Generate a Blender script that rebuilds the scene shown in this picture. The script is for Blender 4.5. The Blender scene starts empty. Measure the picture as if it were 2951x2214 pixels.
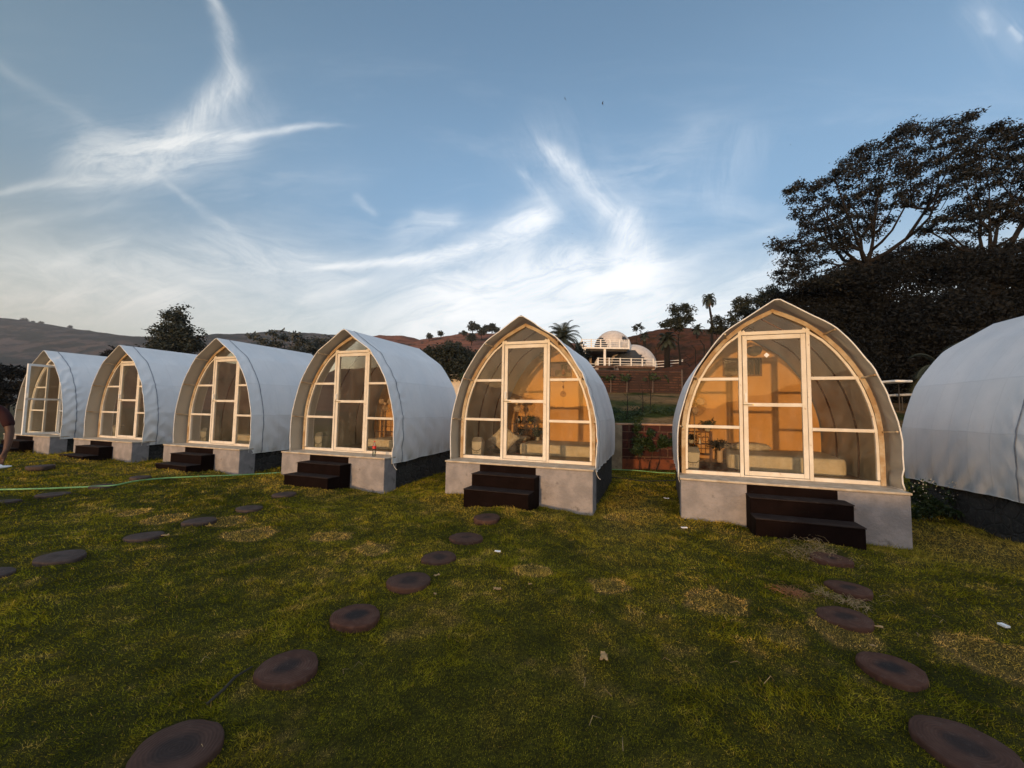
import bpy, math, random
import numpy as np
from mathutils import Vector, Matrix
R = math.radians
PI = math.pi
random.seed(7)
rng = np.random.default_rng(7)
sc = bpy.context.scene
col = sc.collection

# ------------------------------------------------------------------ camera
CAM_Z = 1.495
cam_d = bpy.data.cameras.new('camera'); cam = bpy.data.objects.new('camera', cam_d); col.objects.link(cam)
cam_d.sensor_width = 36.0; cam_d.lens = 1170.08 / 2951 * 36.0
cam_d.clip_start = 0.05; cam_d.clip_end = 6000
FPX, PIT, ROL = 1170.08, 0.0641, 0.0169
fw = Vector((0, math.cos(PIT), math.sin(PIT))); up0 = Vector((0, -math.sin(PIT), math.cos(PIT))); rt0 = Vector((1, 0, 0))
rt = rt0 * math.cos(ROL) + up0 * math.sin(ROL); upv = up0 * math.cos(ROL) - rt0 * math.sin(ROL)
cam.matrix_world = Matrix(((rt.x, upv.x, -fw.x, 0), (rt.y, upv.y, -fw.y, 0), (rt.z, upv.z, -fw.z, CAM_Z), (0, 0, 0, 1)))
sc.camera = cam
sc.render.resolution_x = 1024; sc.render.resolution_y = 768

def ray(u, v):                       # photo pixel (2212 px wide view) -> world direction with y = 1
    a = u * 2951 / 2212 - 1475.5; b = v * 2951 / 2212 - 1107
    d = fw + rt * (a / FPX) - upv * (b / FPX)
    return d / d.y
def at(u, v, Y):
    d = ray(u, v); return Vector((d.x * Y, Y, CAM_Z + d.z * Y))
def onz(u, v, z=0.0):
    d = ray(u, v); t = (z - CAM_Z) / d.z; return Vector((d.x * t, t, z))

# ------------------------------------------------------------------ sun
SUN_EL = R(2.3); SX, SY = 0.406, 0.914          # horizontal direction in which the light travels
sun_d = bpy.data.lights.new('sun', 'SUN'); sun = bpy.data.objects.new('sun', sun_d); col.objects.link(sun)
sun_d.energy = 2.7; sun_d.angle = R(1.0); sun_d.color = (1.0, 0.62, 0.30)
sun.rotation_mode = 'QUATERNION'
trav = Vector((SX * math.cos(SUN_EL), SY * math.cos(SUN_EL), -math.sin(SUN_EL)))
sun.rotation_quaternion = trav.to_track_quat('-Z', 'Y'); sun.location = (-20, -45, 10)

# ------------------------------------------------------------------ view
sc.view_settings.view_transform = 'Standard'; sc.view_settings.look = 'None'
sc.view_settings.exposure = 0.0; sc.view_settings.gamma = 1.0

# ------------------------------------------------------------------ node helpers
class NT:
    def __init__(s, nt): s.nt = nt
    def n(s, t, **k):
        nd = s.nt.nodes.new(t)
        for a, b in k.items(): setattr(nd, a, b)
        return nd
    def lk(s, a, b): s.nt.links.new(a, b)
    def val(s, sock, v):
        if isinstance(v, (int, float)): sock.default_value = v
        elif isinstance(v, (tuple, list)): sock.default_value = tuple(v) if len(v) == len(sock.default_value) else tuple(v) + (1.0,)
        else: s.lk(v, sock)
    def m(s, op, a, b=None, c=None, clamp=False):
        nd = s.n('ShaderNodeMath', operation=op); nd.use_clamp = clamp
        s.val(nd.inputs[0], a)
        if b is not None: s.val(nd.inputs[1], b)
        if c is not None: s.val(nd.inputs[2], c)
        return nd.outputs[0]
    def noise(s, vec, scale, detail=4, rough=0.55, dist=0.0):
        nd = s.n('ShaderNodeTexNoise'); nd.inputs['Scale'].default_value = scale
        nd.inputs['Detail'].default_value = detail; nd.inputs['Roughness'].default_value = rough
        nd.inputs['Distortion'].default_value = dist
        if vec is not None: s.lk(vec, nd.inputs['Vector'])
        return nd.outputs['Fac']
    def ramp(s, fac, lo, hi):
        nd = s.n('ShaderNodeMapRange'); nd.interpolation_type = 'SMOOTHSTEP'
        s.val(nd.inputs['Value'], fac); nd.inputs['From Min'].default_value = lo; nd.inputs['From Max'].default_value = hi
        return nd.outputs['Result']
    def mix(s, fac, a, b, mode='MIX'):
        nd = s.n('ShaderNodeMix', data_type='RGBA', blend_type=mode)
        s.val(nd.inputs[0], fac); s.val(nd.inputs[6], a); s.val(nd.inputs[7], b)
        return nd.outputs[2]
    def mapping(s, vec, scale=(1, 1, 1), loc=(0, 0, 0), rot=(0, 0, 0)):
        nd = s.n('ShaderNodeMapping'); s.lk(vec, nd.inputs['Vector'])
        nd.inputs['Scale'].default_value = scale; nd.inputs['Location'].default_value = loc; nd.inputs['Rotation'].default_value = rot
        return nd.outputs[0]

# ------------------------------------------------------------------ world: low-sun sky with cirrus
wd = bpy.data.worlds.new('World'); sc.world = wd; wd.use_nodes = True
W = NT(wd.node_tree); wd.node_tree.nodes.clear()
sky = W.n('ShaderNodeTexSky'); sky.sky_type = 'NISHITA'; sky.sun_disc = False
sky.sun_elevation = SUN_EL; sky.sun_rotation = math.atan2(-SX, -SY); sky.dust_density = 1.0; sky.air_density = 1.0; sky.ozone_density = 1.0
SKY_ST = 0.15; SKY_GAIN = 6.0
tc = W.n('ShaderNodeTexCoord'); sp = W.n('ShaderNodeSeparateXYZ'); W.lk(tc.outputs['Generated'], sp.inputs[0])
X_, Y_, Z_ = sp.outputs
ysafe = W.m('MAXIMUM', Y_, 0.12)
U = W.m('DIVIDE', X_, ysafe); V = W.m('DIVIDE', Z_, ysafe)
front = W.ramp(Y_, 0.12, 0.35)
cmb = W.n('ShaderNodeCombineXYZ'); W.lk(U, cmb.inputs[0]); W.lk(V, cmb.inputs[1])
uv = cmb.outputs[0]
warp = W.n('ShaderNodeTexNoise'); warp.inputs['Scale'].default_value = 2.4; warp.inputs['Detail'].default_value = 5; warp.inputs['Roughness'].default_value = .62
W.lk(uv, warp.inputs['Vector'])
wv = W.n('ShaderNodeVectorMath', operation='SUBTRACT'); W.lk(warp.outputs['Color'], wv.inputs[0]); wv.inputs[1].default_value = (.5, .5, .5)
wv2 = W.n('ShaderNodeVectorMath', operation='SCALE'); W.lk(wv.outputs[0], wv2.inputs[0]); wv2.inputs['Scale'].default_value = 0.075
wv3 = W.n('ShaderNodeVectorMath', operation='ADD'); W.lk(uv, wv3.inputs[0]); W.lk(wv2.outputs[0], wv3.inputs[1])
uvw = wv3.outputs[0]
# x0,y0,x1,y1,bow,width start,width end,strength,fibre
STREAKS = [
 (438, -60, 500, 200, -12, 9, 20, .42, .5), (530, 150, 385, 320, 6, 30, 34, .58, .5), (470, 180, 560, 300, 0, 60, 60, .16, .8), (300, 335, 720, 272, -8, 14, 4, .62, .2),
 (120, 360, 560, 310, 4, 48, 44, .58, .6), (-60, 417, 380, 384, -6, 6, 14, .40, .2), (150, 350, 430, 350, 0, 70, 60, .26, .8),
 (330, 375, 570, 545, 4, 5, 8, .26, .3), (-40, 110, 240, 300, 0, 12, 12, .12, .3), (-60, 500, 300, 440, 0, 14, 10, .16, .4),
 (60, 588, 280, 515, 0, 10, 16, .35, .6), (-100, 540, 560, 640, 10, 50, 44, .42, .6), (420, 500, 800, 640, -16, 40, 40, .36, .6),
 (-120, 640, 420, 625, 4, 34, 30, .60, .7), (-100, 690, 900, 690, 0, 60, 70, .42, .5), (240, 560, 720, 620, -30, 30, 40, .26, .7),
 (660, 582, 1010, 546, 10, 4, 12, .80, .1), (950, 556, 1205, 450, 12, 14, 34, .95, .2), (760, 590, 1200, 500, 14, 40, 60, .22, .7), (1120, 360, 1205, 470, -6, 8, 14, .32, .5),
 (1160, 300, 1345, 480, -8, 13, 26, .50, .6), (1335, 440, 1375, 620, -8, 34, 42, .62, .5), (1120, 260, 1340, 500, 0, 70, 80, .12, .8), (890, 470, 990, 484, 0, 14, 12, .36, .7),
 (755, 430, 815, 470, 0, 9, 6, .26, .5), (840, 506, 1010, 478, 0, 24, 24, .22, .8), (640, 650, 820, 604, 0, 6, 8, .40, .3),
 (860, 690, 1500, 590, -14, 80, 56, .92, .3), (1100, 590, 1300, 575, 0, 40, 36, .45, .7), (1380, 590, 1720, 484, 0, 14, 12, .30, .3), (1180, 420, 1560, 240, 40, 60, 30, .14, .9),
 (1500, 470, 1640, 260, 0, 60, 40, .12, .8), (1580, 640, 1720, 560, 0, 34, 30, .32, .7), (2128, 20, 2136, 90, 0, 10, 12, .30, .6), (2180, 60, 2212, 96, 0, 10, 10, .26, .6),
 (2080, 0, 2240, 130, 0, 60, 60, .10, .6), (800, 720, 1700, 700, 0, 80, 70, .78, .2), (1550, 690, 2300, 640, 0, 70, 70, .45, .2), (560, 420, 800, 380, 0, 40, 30, .05, .5),
]
total = None
fibn = W.noise(W.mapping(uvw, scale=(7, 16, 1), rot=(0, 0, R(-18))), 1.0, 7, .66)
fib = W.ramp(fibn, .30, .72)
FIB = []
for ang in (-55, -15, 15, 80):
    FIB.append((ang, W.ramp(W.noise(W.mapping(W.mapping(uvw, rot=(0, 0, R(-ang))), scale=(3.6, 13, 1)), 1.0, 6, .70, .9), .30, .70)))
for (x0, y0, x1, y1, bow, w0, w1, st, fb) in STREAKS:
    w0, w1, st = w0 * 1.22 + 1, w1 * 1.22 + 1, st * (.80 if y1 < 560 else .92)
    a = ray(x0, y0); b = ray(x1, y1); ax, ay, bx, by = a.x, a.z, b.x, b.z
    L = math.hypot(bx - ax, by - ay); ex, ey = (bx - ax) / L, (by - ay) / L; k = 1 / 877
    mp = W.n('ShaderNodeMapping'); mp.vector_type = 'TEXTURE'; W.lk(uvw, mp.inputs['Vector'])
    mp.inputs['Location'].default_value = (ax, ay, 0); mp.inputs['Rotation'].default_value = (0, 0, math.atan2(ey, ex)); mp.inputs['Scale'].default_value = (L, L, 1)
    s2 = W.n('ShaderNodeSeparateXYZ'); W.lk(mp.outputs[0], s2.inputs[0]); t, d = s2.outputs[0], s2.outputs[1]
    par = W.m('MULTIPLY', t, W.m('SUBTRACT', 1.0, t))
    d2 = W.m('MULTIPLY_ADD', par, 4 * bow * k / L, d)
    tcl = W.m('MINIMUM', W.m('MAXIMUM', t, 0.0), 1.0)
    wdt = W.m('MULTIPLY_ADD', tcl, (w1 - w0) * k / L, w0 * k / L)
    q = W.m('DIVIDE', d2, wdt)
    over = W.m('DIVIDE', W.m('SUBTRACT', t, tcl), max(w0, w1) * k / L * 1.5)
    over0 = W.m('DIVIDE', W.m('MAXIMUM', W.m('SUBTRACT', W.m('ABSOLUTE', W.m('SUBTRACT', t, .5)), .30), 0.0), .17)
    e = W.m('ADD', W.m('MULTIPLY', q, q), W.m('MULTIPLY', over0, over0))
    g = W.m('POWER', 2.718, W.m('MULTIPLY', e, -1.0))
    fn = min(FIB, key=lambda q: abs(((q[0] - math.degrees(math.atan2(ey, ex)) + 90) % 180) - 90))[1]
    fb2 = min(.92, fb * .6 + .42)
    amp = W.m('MULTIPLY_ADD', fn, st * fb2 * 1.35, st * (1 - fb2))
    g = W.m('MULTIPLY', g, amp)
    inv = W.m('SUBTRACT', 1.0, g, clamp=True)
    total = inv if total is None else W.m('MULTIPLY', total, inv)
wisp = W.m('MULTIPLY', W.m('MULTIPLY', W.ramp(W.noise(W.mapping(uvw, scale=(1.6, 6.5, 1), rot=(0, 0, R(-14))), 1.0, 5, .66, .4), .46, .80), W.ramp(V, 1.1, .25)), .26)
total = W.m('MULTIPLY', total, W.m('SUBTRACT', 1.0, wisp))
cloud = W.m('MULTIPLY', W.m('SUBTRACT', 1.0, total), front)
skyc = W.n('ShaderNodeVectorMath', operation='SCALE'); W.lk(sky.outputs[0], skyc.inputs[0]); skyc.inputs['Scale'].default_value = SKY_GAIN
side = W.ramp(U, -1.5, 0.1)                         # the left of the sky is duller and creamier
top = W.mix(side, (.58, 1.05, 1.50), (.66, 1.36, 2.35))
mid = W.mix(side, (1.05, 1.72, 2.40), (1.32, 2.55, 4.25))
hzc = W.mix(side, (3.35, 3.3, 3.0), (4.6, 5.1, 5.4))
base = W.mix(W.ramp(Z_, .78, .40), top, mid)
base = W.mix(W.ramp(Z_, .42, .04), base, hzc)
base = W.mix(0.12, base, skyc.outputs[0])
rear = W.mix(W.ramp(Z_, -.02, .35), (4.6, 4.3, 4.0), (5.6, 6.2, 7.2))      # bright veil added out of view, behind and overhead, to light the canvases
rear = W.mix(0.25, rear, skyc.outputs[0])
base = W.mix(W.ramp(Y_, -.15, .30), rear, base)
ccol = W.mix(side, W.mix(W.ramp(V, .12, .42), (4.6, 4.2, 3.6), (6.4, 6.4, 6.1)), (8.0, 8.1, 8.2))
fin = W.mix(cloud, base, ccol)
bg = W.n('ShaderNodeBackground'); W.lk(fin, bg.inputs[0]); bg.inputs[1].default_value = SKY_ST
ow = W.n('ShaderNodeOutputWorld'); W.lk(bg.outputs[0], ow.inputs[0])

# ------------------------------------------------------------------ materials
def new_mat(name):
    m = bpy.data.materials.new(name); m.use_nodes = True; m.node_tree.nodes.clear(); return m, NT(m.node_tree)
def pmat(name, c1, c2=None, scale=3.0, lo=.35, hi=.65, rough=.7, bump=0.0, bscale=30.0, bdist=.01, spec=.3, metal=0.0,
         c3=None, s3=12.0, lo3=.55, hi3=.7, coord='Object', trans=0.0, stretch=(1, 1, 1), attr=None):
    m, T = new_mat(name); tcn = T.n('ShaderNodeTexCoord'); v = T.mapping(tcn.outputs[coord], scale=stretch)
    cc = c1 if c2 is None else T.mix(T.ramp(T.noise(v, scale, 6, .62), lo, hi), c1, c2)
    if c3 is not None: cc = T.mix(T.ramp(T.noise(v, s3, 5, .6), lo3, hi3), cc, c3)
    if attr:
        an = T.n('ShaderNodeVertexColor'); an.layer_name = attr
        cc = T.mix(1.0, an.outputs[0], cc, 'MULTIPLY') if c1 is not None else an.outputs[0]
    p = T.n('ShaderNodeBsdfPrincipled'); T.val(p.inputs['Base Color'], cc)
    p.inputs['Roughness'].default_value = rough; p.inputs['Specular IOR Level'].default_value = spec; p.inputs['Metallic'].default_value = metal
    if bump:
        b = T.n('ShaderNodeBump'); b.inputs['Strength'].default_value = bump; b.inputs['Distance'].default_value = bdist
        T.lk(T.noise(v, bscale, 6, .6), b.inputs['Height']); T.lk(b.outputs[0], p.inputs['Normal'])
    o = T.n('ShaderNodeOutputMaterial')
    if trans:
        tr = T.n('ShaderNodeBsdfTranslucent'); T.val(tr.inputs[0], cc)
        mx = T.n('ShaderNodeMixShader'); mx.inputs[0].default_value = trans
        T.lk(p.outputs[0], mx.inputs[1]); T.lk(tr.outputs[0], mx.inputs[2]); T.lk(mx.outputs[0], o.inputs[0])
    else: T.lk(p.outputs[0], o.inputs[0])
    return m

M = {}
def canvas_mat():
    m, T = new_mat('pvc_canvas'); tcn = T.n('ShaderNodeTexCoord'); v = tcn.outputs['Object']
    c = T.mix(T.ramp(T.noise(v, 1.3, 5, .6), .3, .7), (.70, .71, .72), (.80, .80, .80))
    c = T.mix(T.m('MULTIPLY', T.ramp(T.noise(T.mapping(v, scale=(17, 17, .9)), 1.0, 5, .65), .56, .78), .32), c, (.55, .54, .51))
    sp_ = T.ramp(T.noise(v, 55, 3, .8), .60, .78)
    c = T.mix(T.m('MULTIPLY', T.m('MULTIPLY', sp_, T.ramp(T.noise(v, 2.2, 3), .48, .6)), .5), c, (.88, .88, .88))
    s3 = T.n('ShaderNodeSeparateXYZ'); T.lk(v, s3.inputs[0]); wob = T.m('MULTIPLY', T.m('SUBTRACT', T.noise(v, 1.7, 2), .5), .05)
    fy = T.m('ABSOLUTE', T.m('SUBTRACT', T.m('FRACT', T.m('MULTIPLY', T.m('ADD', s3.outputs[1], wob), 1 / .40)), .5)); ly = T.ramp(fy, .468, .492)
    za = T.m('ABSOLUTE', T.m('SUBTRACT', T.m('ADD', s3.outputs[2], wob), .72)); zb = T.m('ABSOLUTE', T.m('SUBTRACT', T.m('ADD', s3.outputs[2], wob), 1.43)); lz = T.ramp(T.m('MINIMUM', za, zb), .012, .003)
    line = T.m('MAXIMUM', T.m('MULTIPLY', ly, .75), lz)
    c = T.mix(T.m('MULTIPLY', line, .22), c, (.45, .46, .48))
    c = T.mix(T.m('MULTIPLY', T.ramp(s3.outputs[2], .35, -.1), T.m('MULTIPLY', T.ramp(T.noise(T.mapping(v, scale=(3, 3, 1.2)), 1.0, 5, .7), .40, .72), .8)), c, (.40, .36, .30))
    ge = T.n('ShaderNodeNewGeometry'); c = T.mix(ge.outputs['Backfacing'], c, (.44, .385, .30))      # the tarpaulin's beige lining
    p = T.n('ShaderNodeBsdfPrincipled'); T.lk(c, p.inputs['Base Color']); p.inputs['Roughness'].default_value = .42; p.inputs['Specular IOR Level'].default_value = .45
    b = T.n('ShaderNodeBump'); b.inputs['Strength'].default_value = .35; b.inputs['Distance'].default_value = .006
    h = T.m('ADD', T.m('ADD', T.m('MULTIPLY', T.noise(v, 160, 2, .5), .25), T.noise(v, 9, 5, .6)), T.m('MULTIPLY', line, .5)); T.lk(h, b.inputs['Height']); T.lk(b.outputs[0], p.inputs['Normal'])
    tr = T.n('ShaderNodeBsdfTranslucent'); tr.inputs[0].default_value = (.38, .32, .24, 1)
    mx = T.n('ShaderNodeMixShader'); mx.inputs[0].default_value = .16
    o = T.n('ShaderNodeOutputMaterial'); T.lk(p.outputs[0], mx.inputs[1]); T.lk(tr.outputs[0], mx.inputs[2]); T.lk(mx.outputs[0], o.inputs[0])
    return m
M['canvas'] = canvas_mat()
def glass_mat(name, tint, refl=1.0):
    m, T = new_mat(name)
    fr = T.n('ShaderNodeFresnel'); fr.inputs['IOR'].default_value = 1.5
    f2 = T.m('MULTIPLY', fr.outputs[0], refl, clamp=True)
    tr = T.n('ShaderNodeBsdfTransparent'); tr.inputs[0].default_value = tint + (1,)
    gl = T.n('ShaderNodeBsdfGlossy'); gl.inputs['Roughness'].default_value = .015; gl.inputs[0].default_value = (1, 1, 1, 1)
    tcn = T.n('ShaderNodeTexCoord'); df = T.n('ShaderNodeBsdfDiffuse'); df.inputs[0].default_value = (.5, .46, .4, 1)   # dust film
    dust = T.m('MULTIPLY', T.ramp(T.noise(T.mapping(tcn.outputs['Object'], scale=(3, 3, 1.4)), 1.5, 6, .7), .35, .8), .07)
    m0 = T.n('ShaderNodeMixShader'); T.lk(dust, m0.inputs[0]); T.lk(tr.outputs[0], m0.inputs[1]); T.lk(df.outputs[0], m0.inputs[2])
    mx = T.n('ShaderNodeMixShader'); T.lk(f2, mx.inputs[0]); T.lk(m0.outputs[0], mx.inputs[1]); T.lk(gl.outputs[0], mx.inputs[2])
    o = T.n('ShaderNodeOutputMaterial'); T.lk(mx.outputs[0], o.inputs[0]); return m
M['glass'] = glass_mat('window_glass', (.91, .89, .83), .38)
M['clear'] = glass_mat('clear_plastic', (.85, .88, .88), 1.5)
M['frame'] = pmat('painted_frame', (.66, .61, .53), (.57, .51, .42), 4, rough=.4, c3=(.34, .20, .09), s3=16, lo3=.66, hi3=.76, bump=.15, bscale=60, bdist=.003)
M['arch'] = pmat('worn_arch_paint', (.44, .36, .25), (.31, .20, .10), 5, .4, .62, rough=.55, c3=(.24, .12, .05), s3=13, lo3=.6, hi3=.72, bump=.3, bscale=50, bdist=.004)
M['whiteframe'] = pmat('cool_white_frame', (.74, .74, .72), (.66, .66, .64), 6, rough=.35)
M['hem'] = pmat('white_hem', (.72, .70, .66), (.58, .57, .54), 9, rough=.5)
M['seam'] = pmat('grey_seam', (.20, .21, .24), (.32, .33, .36), 14, rough=.6)
M['rib'] = pmat('rusty_rib', (.13, .06, .035), (.20, .10, .06), 9, rough=.7)
M['plinth'] = pmat('grey_plaster', (.28, .255, .25), (.20, .185, .185), 4, rough=.9, bump=.8, bscale=38, bdist=.012, c3=(.12, .105, .095), s3=5.5, lo3=.60, hi3=.74, stretch=(1, 1, 1.0))
M['ledge'] = pmat('ledge_screed', (.50, .43, .34), (.36, .29, .21), 7, rough=.6, bump=.2, bscale=40)
M['rubble'] = None
M['step'] = pmat('dark_oxide_step', (.0045, .0019, .0016), (.007, .0032, .0028), 5, rough=.75, bump=.35, bscale=40, bdist=.005, c3=(.012, .008, .007), s3=9, lo3=.6, hi3=.85, spec=.05)
M['tread'] = pmat('worn_skylit_tread', (.014, .008, .007), (.024, .017, .015), 6, rough=.9, spec=.15, bump=.4, bscale=50, bdist=.004, c3=(.055, .042, .036), s3=11, lo3=.58, hi3=.8)
M['rearwall'] = pmat('ochre_plaster', (.66, .39, .17), (.58, .33, .13), 1.6, rough=.85, bump=.15, bscale=20, c3=(.68, .42, .19), s3=3, lo3=.5, hi3=.8)
M['floor'] = pmat('pod_floor', (.20, .13, .09), (.13, .08, .055), 4, rough=.35, bump=.1)
M['darkwood'] = pmat('dark_window_wood', (.09, .035, .015), (.14, .06, .025), 12, rough=.5)
M['cloth'] = pmat('cream_sheet', (.62, .57, .48), (.52, .47, .38), 6, rough=.9, bump=.5, bscale=7, bdist=.03)
M['pillow'] = pmat('pillow_cotton', (.60, .56, .49), (.42, .37, .30), 9, rough=.9, bump=.6, bscale=8, bdist=.03)
M['bin'] = pmat('bin_plastic', (.50, .49, .46), (.44, .43, .40), 6, rough=.35)
M['binlid'] = pmat('bin_lid_plastic', (.22, .22, .23), None, rough=.35)
M['dark'] = pmat('dark_stuff', (.02, .02, .02), (.035, .03, .03), 8, rough=.6)
M['rattan'] = pmat('rattan', (.20, .085, .035), (.11, .045, .02), 22, rough=.6)
M['steel'] = pmat('brushed_steel', (.55, .53, .5), None, rough=.25, metal=1.0)
M['brass'] = pmat('dull_brass', (.42, .30, .14), None, rough=.35, metal=1.0)
M['fanwhite'] = pmat('fan_plastic', (.24, .17, .12), (.19, .13, .09), 6, rough=.4)
M['yellow'] = pmat('yellow_pot', (.62, .42, .03), None, rough=.5)
M['vase'] = pmat('pale_vase', (.60, .47, .36), (.52, .38, .28), 9, rough=.5)
M['rug'] = pmat('red_rug', (.10, .02, .015), (.035, .02, .025), 9, .45, .55, rough=.95, c3=(.18, .10, .05), s3=24, lo3=.6, hi3=.66)
M['chime'] = pmat('chime_wood', (.16, .045, .03), (.22, .08, .05), 20, rough=.6)
M['shade'] = pmat('lamp_shade_cloth', (.40, .36, .28), (.33, .29, .22), 8, rough=.8, trans=.3)
M['paper'] = pmat('white_paper', (.80, .80, .80), (.70, .70, .70), 9, rough=.8)
M['stick'] = pmat('dark_stick', (.035, .03, .02), None, rough=.9)
M['hose'] = pmat('green_hose', (.15, .33, .11), (.20, .40, .17), 8, rough=.35)
M['pipe'] = pmat('black_pipe', (.015, .015, .015), None, rough=.5)
M['concrete'] = pmat('bare_concrete', (.36, .29, .23), (.22, .17, .13), 3, rough=.95, bump=.6, bscale=20, bdist=.02)
M['redsoil'] = pmat('red_soil', (.10, .035, .02), (.06, .022, .015), 5, rough=.95, bump=.5, bscale=8, bdist=.03)
M['rail'] = pmat('white_rail_paint', (.78, .76, .72), (.70, .67, .62), 3, rough=.5)
M['dome'] = pmat('dome_fabric', (.56, .50, .44), (.46, .40, .35), 1.2, .35, .7, rough=.8, c3=(.36, .30, .26), s3=3.5, lo3=.5, hi3=.75, bump=.2, bscale=6)
M['domewin'] = pmat('dome_window', (.02, .023, .027), (.035, .038, .042), 2, rough=.5, spec=.3)
M['deckdark'] = pmat('dark_underdeck', (.035, .035, .038), (.06, .055, .05), 2, rough=.8)
M['deckstone'] = pmat('deck_edge_stone', (.13, .075, .05), (.075, .045, .03), 4, rough=.9, bump=.7, bscale=14, bdist=.05)
M['bark'] = pmat('bark', (.013, .010, .008), (.007, .0055, .0045), 9, rough=.95, bump=.6, bscale=18, bdist=.02)
M['palebark'] = pmat('pale_bark', (.16, .13, .11), (.10, .08, .07), 9, rough=.95, bump=.4, bscale=18, bdist=.02)
M['skin'] = pmat('skin', (.085, .040, .024), (.07, .032, .019), 14, rough=.55)
M['shirt'] = pmat('maroon_cotton', (.030, .004, .004), (.020, .003, .003), 5, rough=.9, bump=.3, bscale=6, bdist=.02)
M['trouser'] = pmat('navy_denim', (.02, .025, .04), (.015, .018, .03), 12, rough=.9)
M['hair'] = pmat('black_hair', (.01, .008, .007), None, rough=.6)
M['roof'] = pmat('grey_roof_sheet', (.22, .23, .25), (.16, .17, .18), 3, rough=.6)
M['housewall'] = pmat('pale_house_wall', (.62, .56, .48), (.52, .46, .39), 2, rough=.9)
M['cola'] = pmat('dark_cola', (.03, .008, .004), None, rough=.1)
M['redlabel'] = pmat('red_label', (.50, .02, .02), None, rough=.4)
def leaf_mat(name, c1, c2, tr=.25, rough=.6):
    m, T = new_mat(name); tcn = T.n('ShaderNodeTexCoord')
    an = T.n('ShaderNodeVertexColor'); an.layer_name = 'tone'
    c = T.mix(an.outputs[0], c1, c2)
    p = T.n('ShaderNodeBsdfPrincipled'); T.lk(c, p.inputs['Base Color']); p.inputs['Roughness'].default_value = rough; p.inputs['Specular IOR Level'].default_value = .3
    t2 = T.n('ShaderNodeBsdfTranslucent'); T.lk(c, t2.inputs[0]); mx = T.n('ShaderNodeMixShader'); mx.inputs[0].default_value = tr
    o = T.n('ShaderNodeOutputMaterial'); T.lk(p.outputs[0], mx.inputs[1]); T.lk(t2.outputs[0], mx.inputs[2]); T.lk(mx.outputs[0], o.inputs[0]); return m
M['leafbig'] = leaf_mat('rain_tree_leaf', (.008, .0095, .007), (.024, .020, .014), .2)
M['leafdark'] = leaf_mat('shaded_tree_leaf', (.0006, .0010, .0005), (.0030, .0034, .0017), .05, .8)  # near-black: the shade inside the dense trees is put into the leaf colour
M['leafmid'] = leaf_mat('hill_tree_leaf', (.020, .025, .015), (.046, .050, .030))
M['leafgrey'] = leaf_mat('dusty_leaf', (.055, .062, .055), (.11, .115, .095))
M['leafgreen'] = leaf_mat('shrub_leaf', (.014, .030, .008), (.050, .075, .020))
M['leafpalm'] = leaf_mat('palm_leaf', (.022, .030, .020), (.060, .070, .045))
M['leafblue'] = leaf_mat('house_plant_leaf', (.03, .055, .05), (.05, .09, .07))

def rubble_mat():
    m, T = new_mat('rubble_masonry'); tcn = T.n('ShaderNodeTexCoord'); v = T.mapping(tcn.outputs['Object'], scale=(1, 1, 1.35))
    vo = T.n('ShaderNodeTexVoronoi'); vo.feature = 'DISTANCE_TO_EDGE'; vo.inputs['Scale'].default_value = 5.2; T.lk(v, vo.inputs['Vector'])
    vc = T.n('ShaderNodeTexVoronoi'); vc.inputs['Scale'].default_value = 5.2; T.lk(v, vc.inputs['Vector'])
    joint = T.ramp(vo.outputs['Distance'], .02, .09)
    st = T.mix(T.m('FRACT', T.m('MULTIPLY', T.noise(vc.outputs['Position'], 3.3, 1), 7)), (.010, .010, .010), (.034, .031, .028))
    st = T.mix(T.ramp(T.noise(v, 18, 5), .5, .7), st, (.055, .052, .046))
    c = T.mix(joint, (.035, .032, .028), st)
    p = T.n('ShaderNodeBsdfPrincipled'); T.lk(c, p.inputs['Base Color']); p.inputs['Roughness'].default_value = .9
    b = T.n('ShaderNodeBump'); b.inputs['Strength'].default_value = 1.0; b.inputs['Distance'].default_value = .04
    T.lk(T.m('ADD', joint, T.m('MULTIPLY', T.noise(v, 20, 5), .5)), b.inputs['Height']); T.lk(b.outputs[0], p.inputs['Normal'])
    o = T.n('ShaderNodeOutputMaterial'); T.lk(p.outputs[0], o.inputs[0]); return m
M['rubble'] = rubble_mat()
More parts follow.
